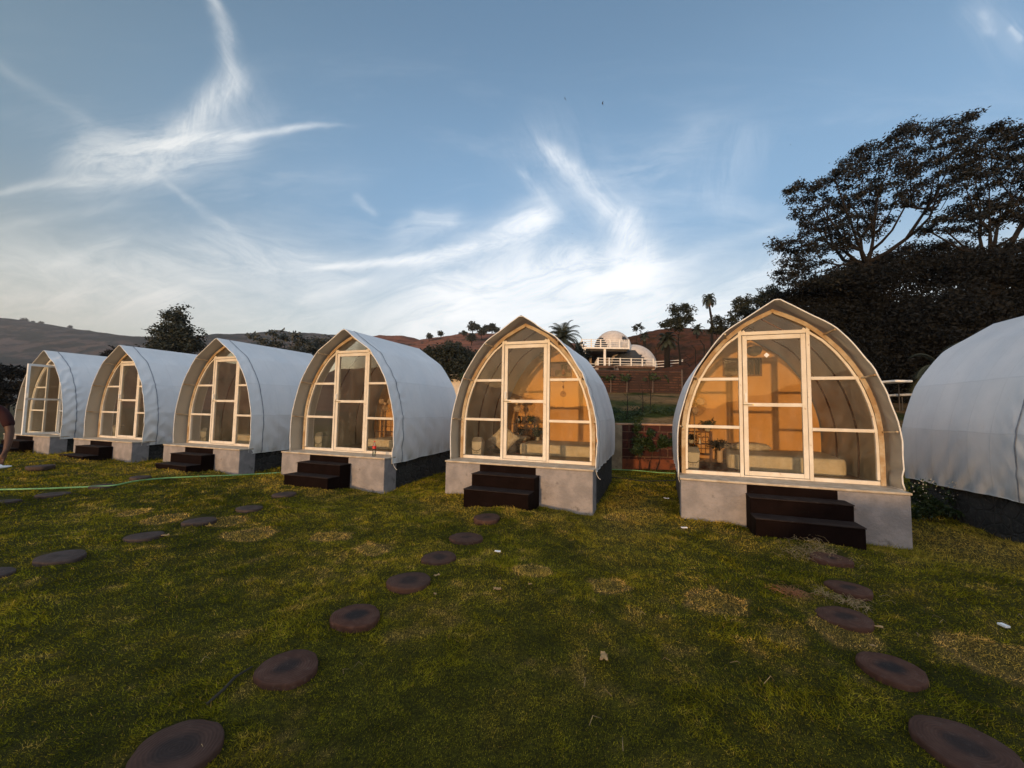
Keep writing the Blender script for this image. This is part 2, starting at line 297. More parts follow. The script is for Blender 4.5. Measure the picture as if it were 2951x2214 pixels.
def brick_mat(name, c1, c2, mort, bw, bh, ms=.02, dark=None, coordrot=(R(90), 0, 0)):
    m, T = new_mat(name); tcn = T.n('ShaderNodeTexCoord')
    v = T.mapping(tcn.outputs['Object'], rot=coordrot)
    wn = T.n('ShaderNodeTexNoise'); wn.inputs['Scale'].default_value = 6; T.lk(v, wn.inputs['Vector'])
    vv = T.n('ShaderNodeVectorMath', operation='MULTIPLY_ADD'); T.lk(wn.outputs['Color'], vv.inputs[0]); vv.inputs[1].default_value = (.03, .03, 0); T.lk(v, vv.inputs[2])
    br = T.n('ShaderNodeTexBrick'); T.lk(vv.outputs[0], br.inputs['Vector']); br.inputs['Scale'].default_value = 1
    br.inputs['Brick Width'].default_value = bw; br.inputs['Row Height'].default_value = bh; br.inputs['Mortar Size'].default_value = ms; br.inputs['Mortar Smooth'].default_value = .2
    br.inputs['Color1'].default_value = c1 + (1,); br.inputs['Color2'].default_value = c2 + (1,); br.inputs['Mortar'].default_value = mort + (1,)
    c = T.mix(T.m('MULTIPLY', T.ramp(T.noise(v, 22, 6, .7), .45, .7), .7), br.outputs[0], tuple(a * .45 for a in c2))
    if dark: c = T.mix(T.ramp(T.noise(v, 2.2, 4, .6), .45, .62), c, dark)
    p = T.n('ShaderNodeBsdfPrincipled'); T.lk(c, p.inputs['Base Color']); p.inputs['Roughness'].default_value = .95
    b = T.n('ShaderNodeBump'); b.inputs['Strength'].default_value = .8; b.inputs['Distance'].default_value = .02
    T.lk(T.m('SUBTRACT', T.m('MULTIPLY', T.noise(v, 25, 5), .6), br.outputs['Fac']), b.inputs['Height']); T.lk(b.outputs[0], p.inputs['Normal'])
    o = T.n('ShaderNodeOutputMaterial'); T.lk(p.outputs[0], o.inputs[0]); return m
M['laterite'] = brick_mat('laterite_block', (.060, .011, .0055), (.034, .008, .005), (.11, .06, .035), .40, .215, .014)
M['dryslab'] = brick_mat('dry_slab_wall', (.10, .042, .022), (.045, .019, .012), (.014, .008, .006), 1.3, .17, .03, dark=(.03, .014, .009))
def slice_mat(name='log_slice', r1=(.062, .026, .016), r2=(.090, .044, .030), gk=.0, ck=1.0):
    m, T = new_mat(name); tcn = T.n('ShaderNodeTexCoord'); v = tcn.outputs['Object']
    wn = T.n('ShaderNodeTexNoise'); wn.inputs['Scale'].default_value = 5; wn.inputs['Detail'].default_value = 4; T.lk(v, wn.inputs['Vector'])
    vv = T.n('ShaderNodeVectorMath', operation='MULTIPLY_ADD'); T.lk(wn.outputs['Color'], vv.inputs[0]); vv.inputs[1].default_value = (.06, .06, 0); T.lk(v, vv.inputs[2])
    ln = T.n('ShaderNodeVectorMath', operation='LENGTH')
    off = T.n('ShaderNodeVectorMath', operation='SUBTRACT'); T.lk(vv.outputs[0], off.inputs[0]); off.inputs[1].default_value = (.03, .03, .0)
    fl = T.n('ShaderNodeVectorMath', operation='MULTIPLY'); T.lk(off.outputs[0], fl.inputs[0]); fl.inputs[1].default_value = (1, 1, 0); T.lk(fl.outputs[0], ln.inputs[0])
    r = ln.outputs['Value']
    ring = T.m('SINE', T.m('MULTIPLY', r, 420))
    red = T.mix(T.ramp(T.noise(v, 12, 5), .35, .7), r1, r2)
    oi = T.n('ShaderNodeObjectInfo'); rnd = oi.outputs['Random']; rnd2 = T.m('FRACT', T.m('MULTIPLY', rnd, 17.3))
    rs = T.m('ADD', T.m('MULTIPLY', rnd, .045), r)
    core = T.ramp(T.m('ADD', rs, T.m('MULTIPLY', T.noise(v, 14, 5, .7), .06)), .145, .085)
    red = T.mix(T.m('MULTIPLY', T.ramp(rnd2, .3, .9), .45), red, (.052, .034, .028))
    c = T.mix(T.m('MULTIPLY', core, T.m('MULTIPLY_ADD', rnd2, -.35 * ck, .95 * ck)), red, (.012, .012, .013))
    c = T.mix(T.m('MULTIPLY', T.ramp(ring, .2, 1), .22), c, (.02, .012, .01))
    c = T.mix(T.m('MULTIPLY', T.ramp(T.m('ADD', T.noise(v, 22, 7, .8), T.m('MULTIPLY', rnd, .06)), .58, .76), .55), c, (.15, .115, .105))
    p = T.n('ShaderNodeBsdfPrincipled'); T.lk(c, p.inputs['Base Color']); p.inputs['Roughness'].default_value = .8; p.inputs['Specular IOR Level'].default_value = .2
    b = T.n('ShaderNodeBump'); b.inputs['Strength'].default_value = .5; b.inputs['Distance'].default_value = .003
    T.lk(T.m('ADD', T.m('MULTIPLY', ring, .3), T.noise(v, 40, 4)), b.inputs['Height']); T.lk(b.outputs[0], p.inputs['Normal'])
    o = T.n('ShaderNodeOutputMaterial'); T.lk(p.outputs[0], o.inputs[0]); return m
M['slice'] = slice_mat(); M['slicegrey'] = slice_mat('weathered_log_slice', (.052, .036, .030), (.075, .055, .048), ck=.35)

# ------------------------------------------------------------------ mesh helpers
class MB:
    def __init__(s): s.v = []; s.f = []
    def add(s, vs, fs):
        o = len(s.v); s.v += [tuple(p) for p in vs]; s.f += [tuple(i + o for i in q) for q in fs]; return s
    def box(s, x0, y0, z0, x1, y1, z1):
        return s.add([(x0, y0, z0), (x1, y0, z0), (x1, y1, z0), (x0, y1, z0), (x0, y0, z1), (x1, y0, z1), (x1, y1, z1), (x0, y1, z1)],
                     [(0, 3, 2, 1), (4, 5, 6, 7), (0, 1, 5, 4), (1, 2, 6, 5), (2, 3, 7, 6), (3, 0, 4, 7)])
    def beam(s, a, b, w, h, up=(0, 0, 1)):
        a, b = Vector(a), Vector(b); d = (b - a).normalized(); u = Vector(up)
        if abs(d.dot(u)) > .98: u = Vector((0, 1, 0))
        sd = d.cross(u).normalized(); u = sd.cross(d)
        vs = [p + sd * (i * w / 2) + u * (j * h / 2) for p in (a, b) for i, j in ((-1, -1), (1, -1), (1, 1), (-1, 1))]
        return s.add(vs, [(3, 2, 1, 0), (4, 5, 6, 7), (0, 1, 5, 4), (1, 2, 6, 5), (2, 3, 7, 6), (3, 0, 4, 7)])
    def tube(s, pts, r, n=8, caps=True):
        pts = [Vector(p) for p in pts]; rs = r if isinstance(r, (list, tuple)) else [r] * len(pts)
        fr = None; vs = []
        for i, p in enumerate(pts):
            d = (pts[min(i + 1, len(pts) - 1)] - pts[max(i - 1, 0)]).normalized()
            if fr is None:
                u = Vector((0, 0, 1)) if abs(d.z) < .9 else Vector((1, 0, 0)); fr = d.cross(u).normalized()
            else: fr = (fr - d * fr.dot(d)).normalized()
            b = d.cross(fr)
            for k in range(n):
                a = 2 * PI * k / n; vs.append(p + (fr * math.cos(a) + b * math.sin(a)) * rs[i])
        fs = [(i * n + k, i * n + (k + 1) % n, (i + 1) * n + (k + 1) % n, (i + 1) * n + k) for i in range(len(pts) - 1) for k in range(n)]
        if caps: fs += [tuple(range(n - 1, -1, -1)), tuple(range((len(pts) - 1) * n, len(pts) * n))]
        return s.add(vs, fs)
    def lathe(s, prof, c=(0, 0, 0), n=20, sx=1, sy=1):
        vs = []; fs = []
        for (r, z) in prof:
            for k in range(n):
                a = 2 * PI * k / n; vs.append((c[0] + r * sx * math.cos(a), c[1] + r * sy * math.sin(a), c[2] + z))
        for i in range(len(prof) - 1):
            for k in range(n): fs.append((i * n + k, i * n + (k + 1) % n, (i + 1) * n + (k + 1) % n, (i + 1) * n + k))
        fs += [tuple(range(n - 1, -1, -1)), tuple(range((len(prof) - 1) * n, len(prof) * n))]
        return s.add(vs, fs)
    def build(s, name, mat, parent=None, smooth=False, bevel=0):
        me = bpy.data.meshes.new(name); me.from_pydata([tuple(p) for p in s.v], [], s.f); me.update()
        if mat: me.materials.append(mat)
        if smooth: me.polygons.foreach_set('use_smooth', [True] * len(me.polygons))
        o = bpy.data.objects.new(name, me); col.objects.link(o)
        if parent: o.parent = parent
        if bevel:
            b = o.modifiers.new('bevel', 'BEVEL'); b.width = bevel; b.segments = 2; b.limit_method = 'ANGLE'
        return o
def fast_mesh(name, verts, faces, mat, parent=None, tone=None, smooth=False, tonename='tone'):
    """verts (N,3), faces (F,k) numpy arrays; tone per-vertex (N,) or (N,3)"""
    me = bpy.data.meshes.new(name); F, k = faces.shape
    me.vertices.add(len(verts)); me.vertices.foreach_set('co', np.ascontiguousarray(verts, dtype=np.float32).ravel())
    me.loops.add(F * k); me.loops.foreach_set('vertex_index', np.ascontiguousarray(faces, dtype=np.int32).ravel())
    me.polygons.add(F); me.polygons.foreach_set('loop_start', np.arange(0, F * k, k, dtype=np.int32))
    if smooth: me.polygons.foreach_set('use_smooth', np.ones(F, dtype=bool))
    me.update(calc_edges=True)
    if tone is not None:
        ca = me.color_attributes.new(tonename, 'FLOAT_COLOR', 'POINT'); arr = np.ones((len(verts), 4), np.float32)
        arr[:, :3] = tone[:, None] if tone.ndim == 1 else tone; ca.data.foreach_set('color', arr.ravel())
    if mat: me.materials.append(mat)
    o = bpy.data.objects.new(name, me); col.objects.link(o)
    if parent: o.parent = parent
    return o
def tag(o, label=None, cat=None, group=None, kind=None):
    if label: o['label'] = label
    if cat: o['category'] = cat
    if group: o['group'] = group
    if kind: o['kind'] = kind
    return o
def empty(name, loc=(0, 0, 0), rz=0, label=None, cat=None, group=None):
    o = bpy.data.objects.new(name, None); o.empty_display_size = .2; col.objects.link(o); o.location = loc; o.rotation_euler = (0, 0, rz)
    return tag(o, label, cat, group)
def copy_tree(o, parent=None):
    c = o.copy(); col.objects.link(c); c.parent = parent
    for ch in list(o.children): copy_tree(ch, c)
    return c

# value noise
def _h(ix, iy, s):
    n = (ix.astype(np.int64) * 374761393 + iy.astype(np.int64) * 668265263 + s * 982451653) & 0xffffffff
    n = ((n ^ (n >> 13)) * 1274126177) & 0xffffffff
    return ((n ^ (n >> 16)) & 0xffff) / 65535.0
def vnoise(x, y, s=0):
    x = np.asarray(x, float); y = np.asarray(y, float); ix = np.floor(x); iy = np.floor(y); fx = x - ix; fy = y - iy
    fx = fx * fx * (3 - 2 * fx); fy = fy * fy * (3 - 2 * fy)
    a = _h(ix, iy, s); b = _h(ix + 1, iy, s); c = _h(ix, iy + 1, s); d = _h(ix + 1, iy + 1, s)
    return (a * (1 - fx) + b * fx) * (1 - fy) + (c * (1 - fx) + d * fx) * fy
def fbm(x, y, s=0, o=4, g=.5):
    t = 0; a = 1; n = 0
    for i in range(o): t = t + a * vnoise(x * 2 ** i, y * 2 ** i, s + i); n += a; a *= g
    return t / n

# ------------------------------------------------------------------ layout of the pods
TH = -0.35; CT, ST = math.cos(TH), math.sin(TH); SILL = 0.58
PODS = {7: (7.20, 4.43, .585), 6: (3.71, 5.747, .60), 5: (.237, 7.078, .62), 4: (-3.293, 8.361, .585), 3: (-6.767, 9.62, .565), 2: (-10.291, 10.947, .555), 1: (-13.789, 12.254, .545)}
def loc2w(p, lx, ly, lz=0.0):
    x, y, z = PODS[p]; return Vector((x + CT * lx - ST * ly, y + ST * lx + CT * ly, z + lz))
def w2loc(p, X, Y):
    x, y, z = PODS[p]; dx, dy = X - x, Y - y; return CT * dx + ST * dy, -ST * dx + CT * dy

STONES = [  # px centre, half width in metres, ring path name
 (1052, 1117, .185, 5, 0), (1007, 1160, .185, 5, 1), (949, 1203, .165, 5, 2), (884, 1253, .172, 5, 3), (769, 1328, .168, 5, 4), (622, 1439, .162, 5, 5), (381, 1616, .170, 5, 6),
 (1795, 1205, .17, 6, 0), (1833, 1269, .157, 6, 1), (1824, 1331, .165, 6, 2), (1926, 1442, .165, 6, 3), (2088, 1612, .185, 6, 4),
 (615, 1067, .18, 4, 0), (538, 1097, .168, 4, 1), (432, 1124, .17, 4, 2), (312, 1157, .163, 4, 3), (132, 1201, .178, 4, 4), (-35, 1240, .17, 4, 5),
 (303, 1030, .16, 3, 0), (222, 1049, .18, 3, 1), (116, 1067, .185, 3, 2), (8, 1083, .16, 3, 3), (89, 1006, .22, 2, 0)]
SP = [(onz(u, v, 0.02), r) for (u, v, r, p, k) in STONES]
# sod patches of dead grass: px centre, radius m
PATCH = [(1148, 1237, .20), (1315, 1263, .20), (1540, 1308, .27), (1826, 1372, .25), (2165, 1428, .33), (715, 1160, .26), (805, 1186, .24), (537, 1157, .30), (492, 1131, .25), (360, 1128, .30), (290, 1112, .22), (1700, 1128, .2), (1330, 1112, .22)]
PP = [(onz(u, v, 0.0), r) for (u, v, r) in PATCH]

def ground_z(x, y):
    x = np.asarray(x, float); y = np.asarray(y, float)
    z = (fbm(x * .55, y * .55, 11, 3) - .5) * .13 + (fbm(x * 2.3, y * 2.3, 21, 3) - .5) * .05 + (fbm(x * 6, y * 6, 25, 2) - .5) * .026
    z = z * np.clip((np.hypot(x, y)) / 3.0, .25, 1)
    z = z + .07 * np.clip((-x - 2) / 6, 0, 1)
    for p, (px, py, pz) in PODS.items():
        dx, dy = x - px, y - py; lx = CT * dx + ST * dy; ly = -ST * dx + CT * dy
        w = np.exp(-((lx + .9) / .9) ** 2 - ((ly + .55) / .35) ** 2)
        z = z + .06 * w + .085 * np.exp(-((lx - .03) / .75) ** 2 - ((ly + 1.12) / .33) ** 2)
        w = np.exp(-((lx - 1.3) / .5) ** 2 - ((ly + .4) / .6) ** 2)
        z = z - .06 * w
    # flat beyond the fine area, then follow the bank behind the brick wall
    far = np.clip((np.hypot(x, y) - 18) / 10, 0, 1)
    z = z * (1 - far)
    # unseen earth bank, added to keep the sun off the foreground lawn and nearest plinth
    hb = .50 + .56 * np.clip((x + 2.3) / .5, 0, 1) + (fbm(x * .8, x * 0 + 3, 171, 3) - .5) * .06
    z = z + hb * np.clip((-4.6 - y) / 2.4, 0, 1) * np.clip((y + 14) / 4, 0, 1)
    return z
def gz1(x, y): return float(ground_z(np.array([x]), np.array([y]))[0])

# lawn colour (per vertex albedo): shared by the soil sheet and the grass blades
def lawn_col(x, y, rnd=None):
    x = np.asarray(x, float); y = np.asarray(y, float)
    a = fbm(x * .8, y * .8, 41, 4); b = fbm(x * 4.5, y * 4.5, 51, 4); c = fbm(x * 14, y * 14, 61, 2)
    dark = np.array([.062, .064, .005]); mid = np.array([.135, .120, .010]); oliv = np.array([.190, .140, .018]); straw = np.array([.33, .215, .065])
    t = np.clip((a - .32) / .36, 0, 1)[:, None]; colr = dark * (1 - t) + mid * t; colr = colr * (.62 + .6 * np.clip((b * .4 + c * .6 - .3) / .35, 0, 1))[:, None]
    t = np.clip((b - .50) / .22, 0, 1)[:, None] * .6; colr = colr * (1 - t) + oliv * t
    dry = np.clip((b * .5 + c * .5 - .635) / .08, 0, 1)
    pt = np.zeros(len(x))
    for (P, r) in PP:
        d = np.hypot(x - P.x, y - P.y) / (r * .85) + (c - .5) * .5 + (b - .5) * .6
        pt = np.maximum(pt, np.clip(1.5 - np.abs(d - .80) * 6, 0, 1.45) * (d < 1.3)); pt = np.maximum(pt, .6 * (d < .8))
    near = np.clip((x * CT * 0 + y - 5.0) / 6, 0, 1)
    for p, (px, py, pz) in PODS.items():
        dx, dy = x - px, y - py; lx = CT * dx + ST * dy; ly = -ST * dx + CT * dy
        pt = np.maximum(pt, .35 * np.exp(-((lx) / 1.5) ** 2 - ((ly + 1.0) / .5) ** 2) * (b > .42))
        if p == 6: pt = np.maximum(pt, .45 * np.exp(-((lx + 1.95) / .5) ** 2 - ((ly + .2) / 1.6) ** 2))
        if p == 7: pt = np.maximum(pt, .55 * np.exp(-((lx + 1.7) / .8) ** 2 - ((ly + .3) / .9) ** 2))
    t = np.maximum(dry * .6, pt)[:, None]; colr = colr * (1 - t) + straw * t
    if rnd is not None:
        colr = colr * (0.50 + .95 * rnd[:, None]); s = (rnd > .975)[:, None]; colr = np.where(s, straw * .6, colr)
    return colr

# ------------------------------------------------------------------ ground sheet (one mesh to the horizon)
def axis(lo, hi, flo, fhi, fine, n_out):
    a = np.arange(flo, fhi + 1e-6, fine)
    k = np.linspace(0, 1, n_out + 1)[1:]
    l = flo - (flo - lo) * (k ** 3); r = fhi + (hi - fhi) * (k ** 3)
    return np.concatenate([l[::-1], a, r])
gx = axis(-900, 900, -16, 10, .075, 34); gy = axis(-500, 1500, -1, 14, .075, 34)
GX, GY = np.meshgrid(gx, gy); vx, vy = GX.ravel(), GY.ravel()
gzv = ground_z(vx, vy)
gzv = gzv - .25 * np.clip((vy - 22) / 10, 0, 1)
nx, ny = len(gx), len(gy); idx = np.arange(nx * ny).reshape(ny, nx)
gf = np.stack([idx[:-1, :-1].ravel(), idx[:-1, 1:].ravel(), idx[1:, 1:].ravel(), idx[1:, :-1].ravel()], 1)
lc = lawn_col(vx, vy)
gm, T = new_mat('lawn_soil'); an = T.n('ShaderNodeVertexColor'); an.layer_name = 'tone'; tcn = T.n('ShaderNodeTexCoord')
cfar = T.mix(T.ramp(T.noise(tcn.outputs['Object'], .12, 6, .6), .4, .6), (.085, .055, .028), (.05, .045, .018))
ln_ = T.n('ShaderNodeVectorMath', operation='LENGTH'); T.lk(tcn.outputs['Object'], ln_.inputs[0])
cg = T.mix(T.m('MULTIPLY_ADD', T.ramp(T.noise(tcn.outputs['Object'], 45, 5, .8), .35, .65), .5, .4), an.outputs[0], (.012, .014, .004))
cg = T.mix(T.ramp(ln_.outputs['Value'], 22, 34), cg, cfar)
p_ = T.n('ShaderNodeBsdfPrincipled'); T.lk(cg, p_.inputs['Base Color']); p_.inputs['Roughness'].default_value = .95; p_.inputs['Specular IOR Level'].default_value = .1
b_ = T.n('ShaderNodeBump'); b_.inputs['Strength'].default_value = 1; b_.inputs['Distance'].default_value = .03; T.lk(T.noise(tcn.outputs['Object'], 25, 8, .75), b_.inputs['Height']); T.lk(b_.outputs[0], p_.inputs['Normal'])
o_ = T.n('ShaderNodeOutputMaterial'); T.lk(p_.outputs[0], o_.inputs[0])
ground = fast_mesh('ground', np.stack([vx, vy, gzv], 1), gf, gm, tone=lc, smooth=True); tag(ground, kind='structure')

# ------------------------------------------------------------------ hills
def interp(pts, u):
    xs = [p[0] for p in pts]; ys = [p[1] for p in pts]; return np.interp(u, xs, ys)
def hill(name, ridge_px, Y, depth, mat, nx=220, ny=60, rough=.05, seed=5, foot=-.6, back=.5, nscale=.02):
    """a ridge whose skyline runs through the given photo pixels at distance Y; slope falls towards the viewer over `depth` metres"""
    pts = [at(u, v, Y) for (u, v) in ridge_px]; xs = np.array([p.x for p in pts]); zs = np.array([p.z for p in pts])
    s = np.linspace(xs.min(), xs.max(), nx); t = np.linspace(0, 1 + back, ny)
    S, Tt = np.meshgrid(s, t)
    Z = np.interp(S, xs, zs)
    prof = np.where(Tt < 1, np.sin(np.clip(Tt, 0, 1) * PI / 2) ** 1.15, 1 - ((Tt - 1) / back) ** 2 * .8)
    YY = Y - depth * (1 - Tt)
    nz = (fbm(S * nscale, YY * nscale, seed, 5, .55) - .5) * 2
    amp = Z.max() * rough * 4 * np.sin(np.clip(Tt, 0, 1) * PI) ** 1.0
    Zf = foot + (Z - foot) * prof + nz * amp + (fbm(S * nscale * 6, YY * nscale * 6, seed + 9, 3) - .5) * Z.max() * rough * .6 * np.clip(Tt * 2, 0, 1) * (1 - np.exp(-((Tt - 1) / .05) ** 2) * .5)
    v = np.stack([S.ravel(), YY.ravel(), Zf.ravel()], 1); idx = np.arange(nx * ny).reshape(ny, nx)
    f = np.stack([idx[:-1, :-1].ravel(), idx[:-1, 1:].ravel(), idx[1:, 1:].ravel(), idx[1:, :-1].ravel()], 1)
    o = fast_mesh(name, v, f, mat, smooth=True); tag(o, kind='structure')
    def height(x, y):
        tt = 1 - (Y - y) / depth; j = int(np.clip(round((x - xs.min()) / (xs.max() - xs.min()) * (nx - 1)), 0, nx - 1)); i = int(np.clip(round(tt / (1 + back) * (ny - 1)), 0, ny - 1))
        return float(Zf[i, j])
    return o, height
def hill_mat(name, c1, c2, c3, s1, s3, lo3=.5, hi3=.62, strata=0.0):
    m, T = new_mat(name); tcn = T.n('ShaderNodeTexCoord'); v = T.mapping(tcn.outputs['Object'], scale=(1, .45, 2.4))
    c = T.mix(T.ramp(T.noise(v, s1, 6, .6), .35, .65), c1, c2)
    if strata:
        s = T.n('ShaderNodeSeparateXYZ'); T.lk(tcn.outputs['Object'], s.inputs[0])
        w = T.m('SINE', T.m('ADD', T.m('MULTIPLY', s.outputs[2], strata), T.m('MULTIPLY', T.noise(v, s1 * 2, 3), 7)))
        c = T.mix(T.m('MULTIPLY', T.ramp(w, .2, 1), .5), c, tuple(a * .45 for a in c1))
    c = T.mix(T.ramp(T.noise(v, s3, 6, .68), lo3, hi3), c, c3)
    p = T.n('ShaderNodeBsdfPrincipled'); T.lk(c, p.inputs['Base Color']); p.inputs['Roughness'].default_value = 1; p.inputs['Specular IOR Level'].default_value = .05
    b = T.n('ShaderNodeBump'); b.inputs['Strength'].default_value = .8; b.inputs['Distance'].default_value = 1 / s3 * .15; T.lk(T.noise(v, s3 * 2, 6, .7), b.inputs['Height']); T.lk(b.outputs[0], p.inputs['Normal'])
    o = T.n('ShaderNodeOutputMaterial'); T.lk(p.outputs[0], o.inputs[0]); return m
M['hillfar'] = hill_mat('far_hill_scrub', (.080, .058, .050), (.050, .040, .038), (.010, .014, .013), .014, .030, .44, .52)
M['hillmid'] = hill_mat('red_hill_scrub', (.20, .088, .058), (.14, .065, .044), (.035, .03, .02), .05, .10, .54, .66, strata=3.2)
M['hillnear'] = hill_mat('dry_slope', (.105, .038, .020), (.062, .028, .016), (.030, .024, .014), .12, .45, .5, .66)

hill('distant_hill', [(-420, 725), (-200, 706), (-60, 703), (0, 702), (34, 700), (97, 702), (154, 709), (192, 720), (226, 726), (333, 732), (440, 735), (560, 733), (650, 732), (715, 730), (795, 731), (885, 739), (960, 752), (1080, 770)], 850, 420, M['hillfar'], nx=300, ny=80, rough=.035, nscale=.008)
_, hmid = hill('red_hill', [(780, 800), (862, 739), (902, 739), (926, 745), (951, 742), (996, 734), (1021, 730), (1061, 729), (1120, 733), (1200, 745), (1300, 770)], 210, 110, M['hillmid'], rough=.03, seed=15, nscale=.03)

# hills all round behind the viewer, lower where the sun stands (they show in the panes)
az = np.linspace(R(-100), R(110), 240); rh = 320.0; cutn = np.array([math.atan2(-SX, -SY)]); daz = np.abs((az + PI - (math.atan2(-SX, -SY) % (2 * PI)) + PI) % (2 * PI) - PI)
elv = np.radians(1.0 + 4.6 * np.clip((daz - .17) / .30, 0, 1)) * (1 + .35 * (fbm(az * 5, az * 0, 201, 4) - .5)); vs_ = []
for k, (rk, hk) in enumerate(((150, -.02), (230, .45), (rh, 1.0), (rh + 120, .6))):
    a_ = az + PI; vs_.append(np.stack([np.sin(a_) * rk, np.cos(a_) * rk, np.tan(elv) * rh * hk + (fbm(az * 30, az * 0 + k, 211, 3) - .5) * 5 * (k > 0) - .5], 1))
vs_ = np.concatenate(vs_); idx = np.arange(4 * 240).reshape(4, 240); ff_ = np.stack([idx[:-1, :-1].ravel(), idx[:-1, 1:].ravel(), idx[1:, 1:].ravel(), idx[1:, :-1].ravel()], 1)
o = fast_mesh('rear_hills', vs_, ff_, M['hillmid'], smooth=True); tag(o, kind='structure')

# near slope rising to the domes and the ridge on the right
YP = np.array([10.8, 11.2, 14, 17, 26.6, 27.2, 35, 50, 60, 82, 95, 120]);
RZ = [(1100, 905), (1200, 870), (1260, 820), (1290, 775), (1330, 740), (1361, 730), (1390, 723), (1425, 716), (1552, 716), (1640, 700), (1900, 690), (2300, 690), (2900, 720)]
def slope_z(x, y):
    x = np.asarray(x, float); y = np.asarray(y, float)
    r = [at(u, v, 82) for (u, v) in RZ]; zr = np.interp(x * 82 / np.maximum(y, 30), [p.x for p in r], [p.z for p in r])
    base = np.interp(y, [10.8, 11.2, 14, 17, 26.6, 27.2, 35, 50, 60], [.2, 1.1, 1.55, 2.05, 2.75, 2.8, 4.2, 5.6, 6.2])
    t = np.clip((y - 50) / 32, 0, 1); t = t * t * (3 - 2 * t)
    z = base * (1 - t) + zr * t - np.clip((y - 82) / 30, 0, 1) ** 2 * 6
    # right of the domes the ground is higher sooner
    k = np.clip((x - 15 * y / 52) / 10, 0, 1) * np.clip((y - 24) / 20, 0, 1) * (1 - t); z = z + k * 3.2
    edge = np.clip((x + 2 + (y - 11) * .02) / 6, 0, 1); edge = edge * edge * (3 - 2 * edge)
    z = z * edge - .35 * (1 - edge)
    return z + (fbm(x * .25, y * .25, 71, 4) - .5) * np.clip((y - 12) / 30, .12, 1) * 1.1 * edge
sx_ = np.linspace(-8, 130, 320); sy_ = np.concatenate([np.linspace(10.8, 28, 90), np.linspace(28.3, 122, 160)])
SXX, SYY = np.meshgrid(sx_, sy_); zz = slope_z(SXX.ravel(), SYY.ravel()); nx, ny = len(sx_), len(sy_); idx = np.arange(nx * ny).reshape(ny, nx)
sf = np.stack([idx[:-1, :-1].ravel(), idx[:-1, 1:].ravel(), idx[1:, 1:].ravel(), idx[1:, :-1].ravel()], 1)
sxv, syv = SXX.ravel(), SYY.ravel()
n1 = fbm(sxv * .9, syv * .9, 81, 4); n2 = fbm(sxv * .35, syv * .35, 91, 4)
green = np.array([.042, .052, .011]); tan = np.array([.24, .14, .06]); red = np.array([.105, .040, .020]); brn = np.array([.055, .030, .014]); drk = np.array([.02, .014, .008])
t = np.clip((n1 - .50) / .1, 0, 1)[:, None]; cb = green * (1 - t) + tan * t
up_ = np.clip((syv - 14.5) / 1.5, 0, 1)[:, None] * np.clip((n2 - .40) / .12, 0, 1)[:, None]; cb = cb * (1 - up_) + tan * .9 * up_
t = np.clip((n1 - .45) / .2, 0, 1)[:, None]; ch = red * (1 - t) + brn * t
t = np.clip((syv - 25) / 3, 0, 1)[:, None]; cs = cb * (1 - t) + ch * t
t = (np.clip((sxv - (9 + (syv - 11) * .55)) / 8, 0, 1) * np.clip((60 - syv) / 20, 0, 1))[:, None]; cs = cs * (1 - t) + drk * t  # slope under the right-hand trees: their deep shade painted into the colour
sm = pmat('slope_earth', (1, 1, 1), (.55, .55, .55), 1.3, .35, .7, rough=1, spec=.05, bump=.9, bscale=3.5, bdist=.25, attr='tone', c3=(.35, .38, .3), s3=5, lo3=.5, hi3=.68)
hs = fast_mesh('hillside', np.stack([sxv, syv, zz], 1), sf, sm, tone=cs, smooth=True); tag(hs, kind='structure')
def sl1(x, y): return float(slope_z(np.array([x]), np.array([y]))[0])

# ------------------------------------------------------------------ pods
CPROF = [(0, 2.485), (.145, 2.388), (.29, 2.288), (.475, 2.163), (.652, 2.035), (.78, 1.88), (.89, 1.722), (.98, 1.58), (1.06, 1.43), (1.135, 1.25), (1.19, 1.06), (1.235, .89), (1.26, .72), (1.277, .55), (1.28, .38), (1.272, .19), (1.264, 0.0)]
APROF = [(0, 2.395), (.20, 2.30), (.383, 2.197), (.53, 2.08), (.658, 1.954), (.80, 1.79), (.929, 1.60), (1.015, 1.44), (1.08, 1.285), (1.14, 1.10), (1.18, .93), (1.205, .74), (1.213, .55), (1.215, .3), (1.215, 0.0)]
def smooth_prof(P, n=7):
    Q = [(2 * P[0][0] - P[1][0], 2 * P[0][1] - P[1][1])] + P + [(P[-1][0], P[-1][1] - .1)]; out = []
    for i in range(1, len(Q) - 2):
        for k in range(n):
            t = k / n; out.append(tuple(.5 * (2 * Q[i][c] + (Q[i + 1][c] - Q[i - 1][c]) * t + (2 * Q[i - 1][c] - 5 * Q[i][c] + 4 * Q[i + 1][c] - Q[i + 2][c]) * t * t + (3 * Q[i][c] - Q[i - 1][c] - 3 * Q[i + 1][c] + Q[i + 2][c]) * t ** 3) for c in (0, 1)))
    return out + [P[-1]]
CPROF = smooth_prof([(0, 2.485), (.33, 2.262), (.652, 2.035), (.89, 1.725), (1.06, 1.43), (1.19, 1.06), (1.262, .72), (1.28, .38), (1.264, 0.0)])
def prof_x(prof, z): return float(np.interp(z, [q[1] for q in prof][::-1], [q[0] for q in prof][::-1]))
def prof_z(prof, x): return float(np.interp(x, [q[0] for q in prof], [q[1] for q in prof]))
def resample(prof, n):
    P = np.array(prof); d = np.concatenate([[0], np.cumsum(np.hypot(*np.diff(P, axis=0).T))]); t = np.linspace(0, d[-1], n)
    return np.stack([np.interp(t, d, P[:, 0]), np.interp(t, d, P[:, 1])], 1)
LEN = 2.42; OV = .307
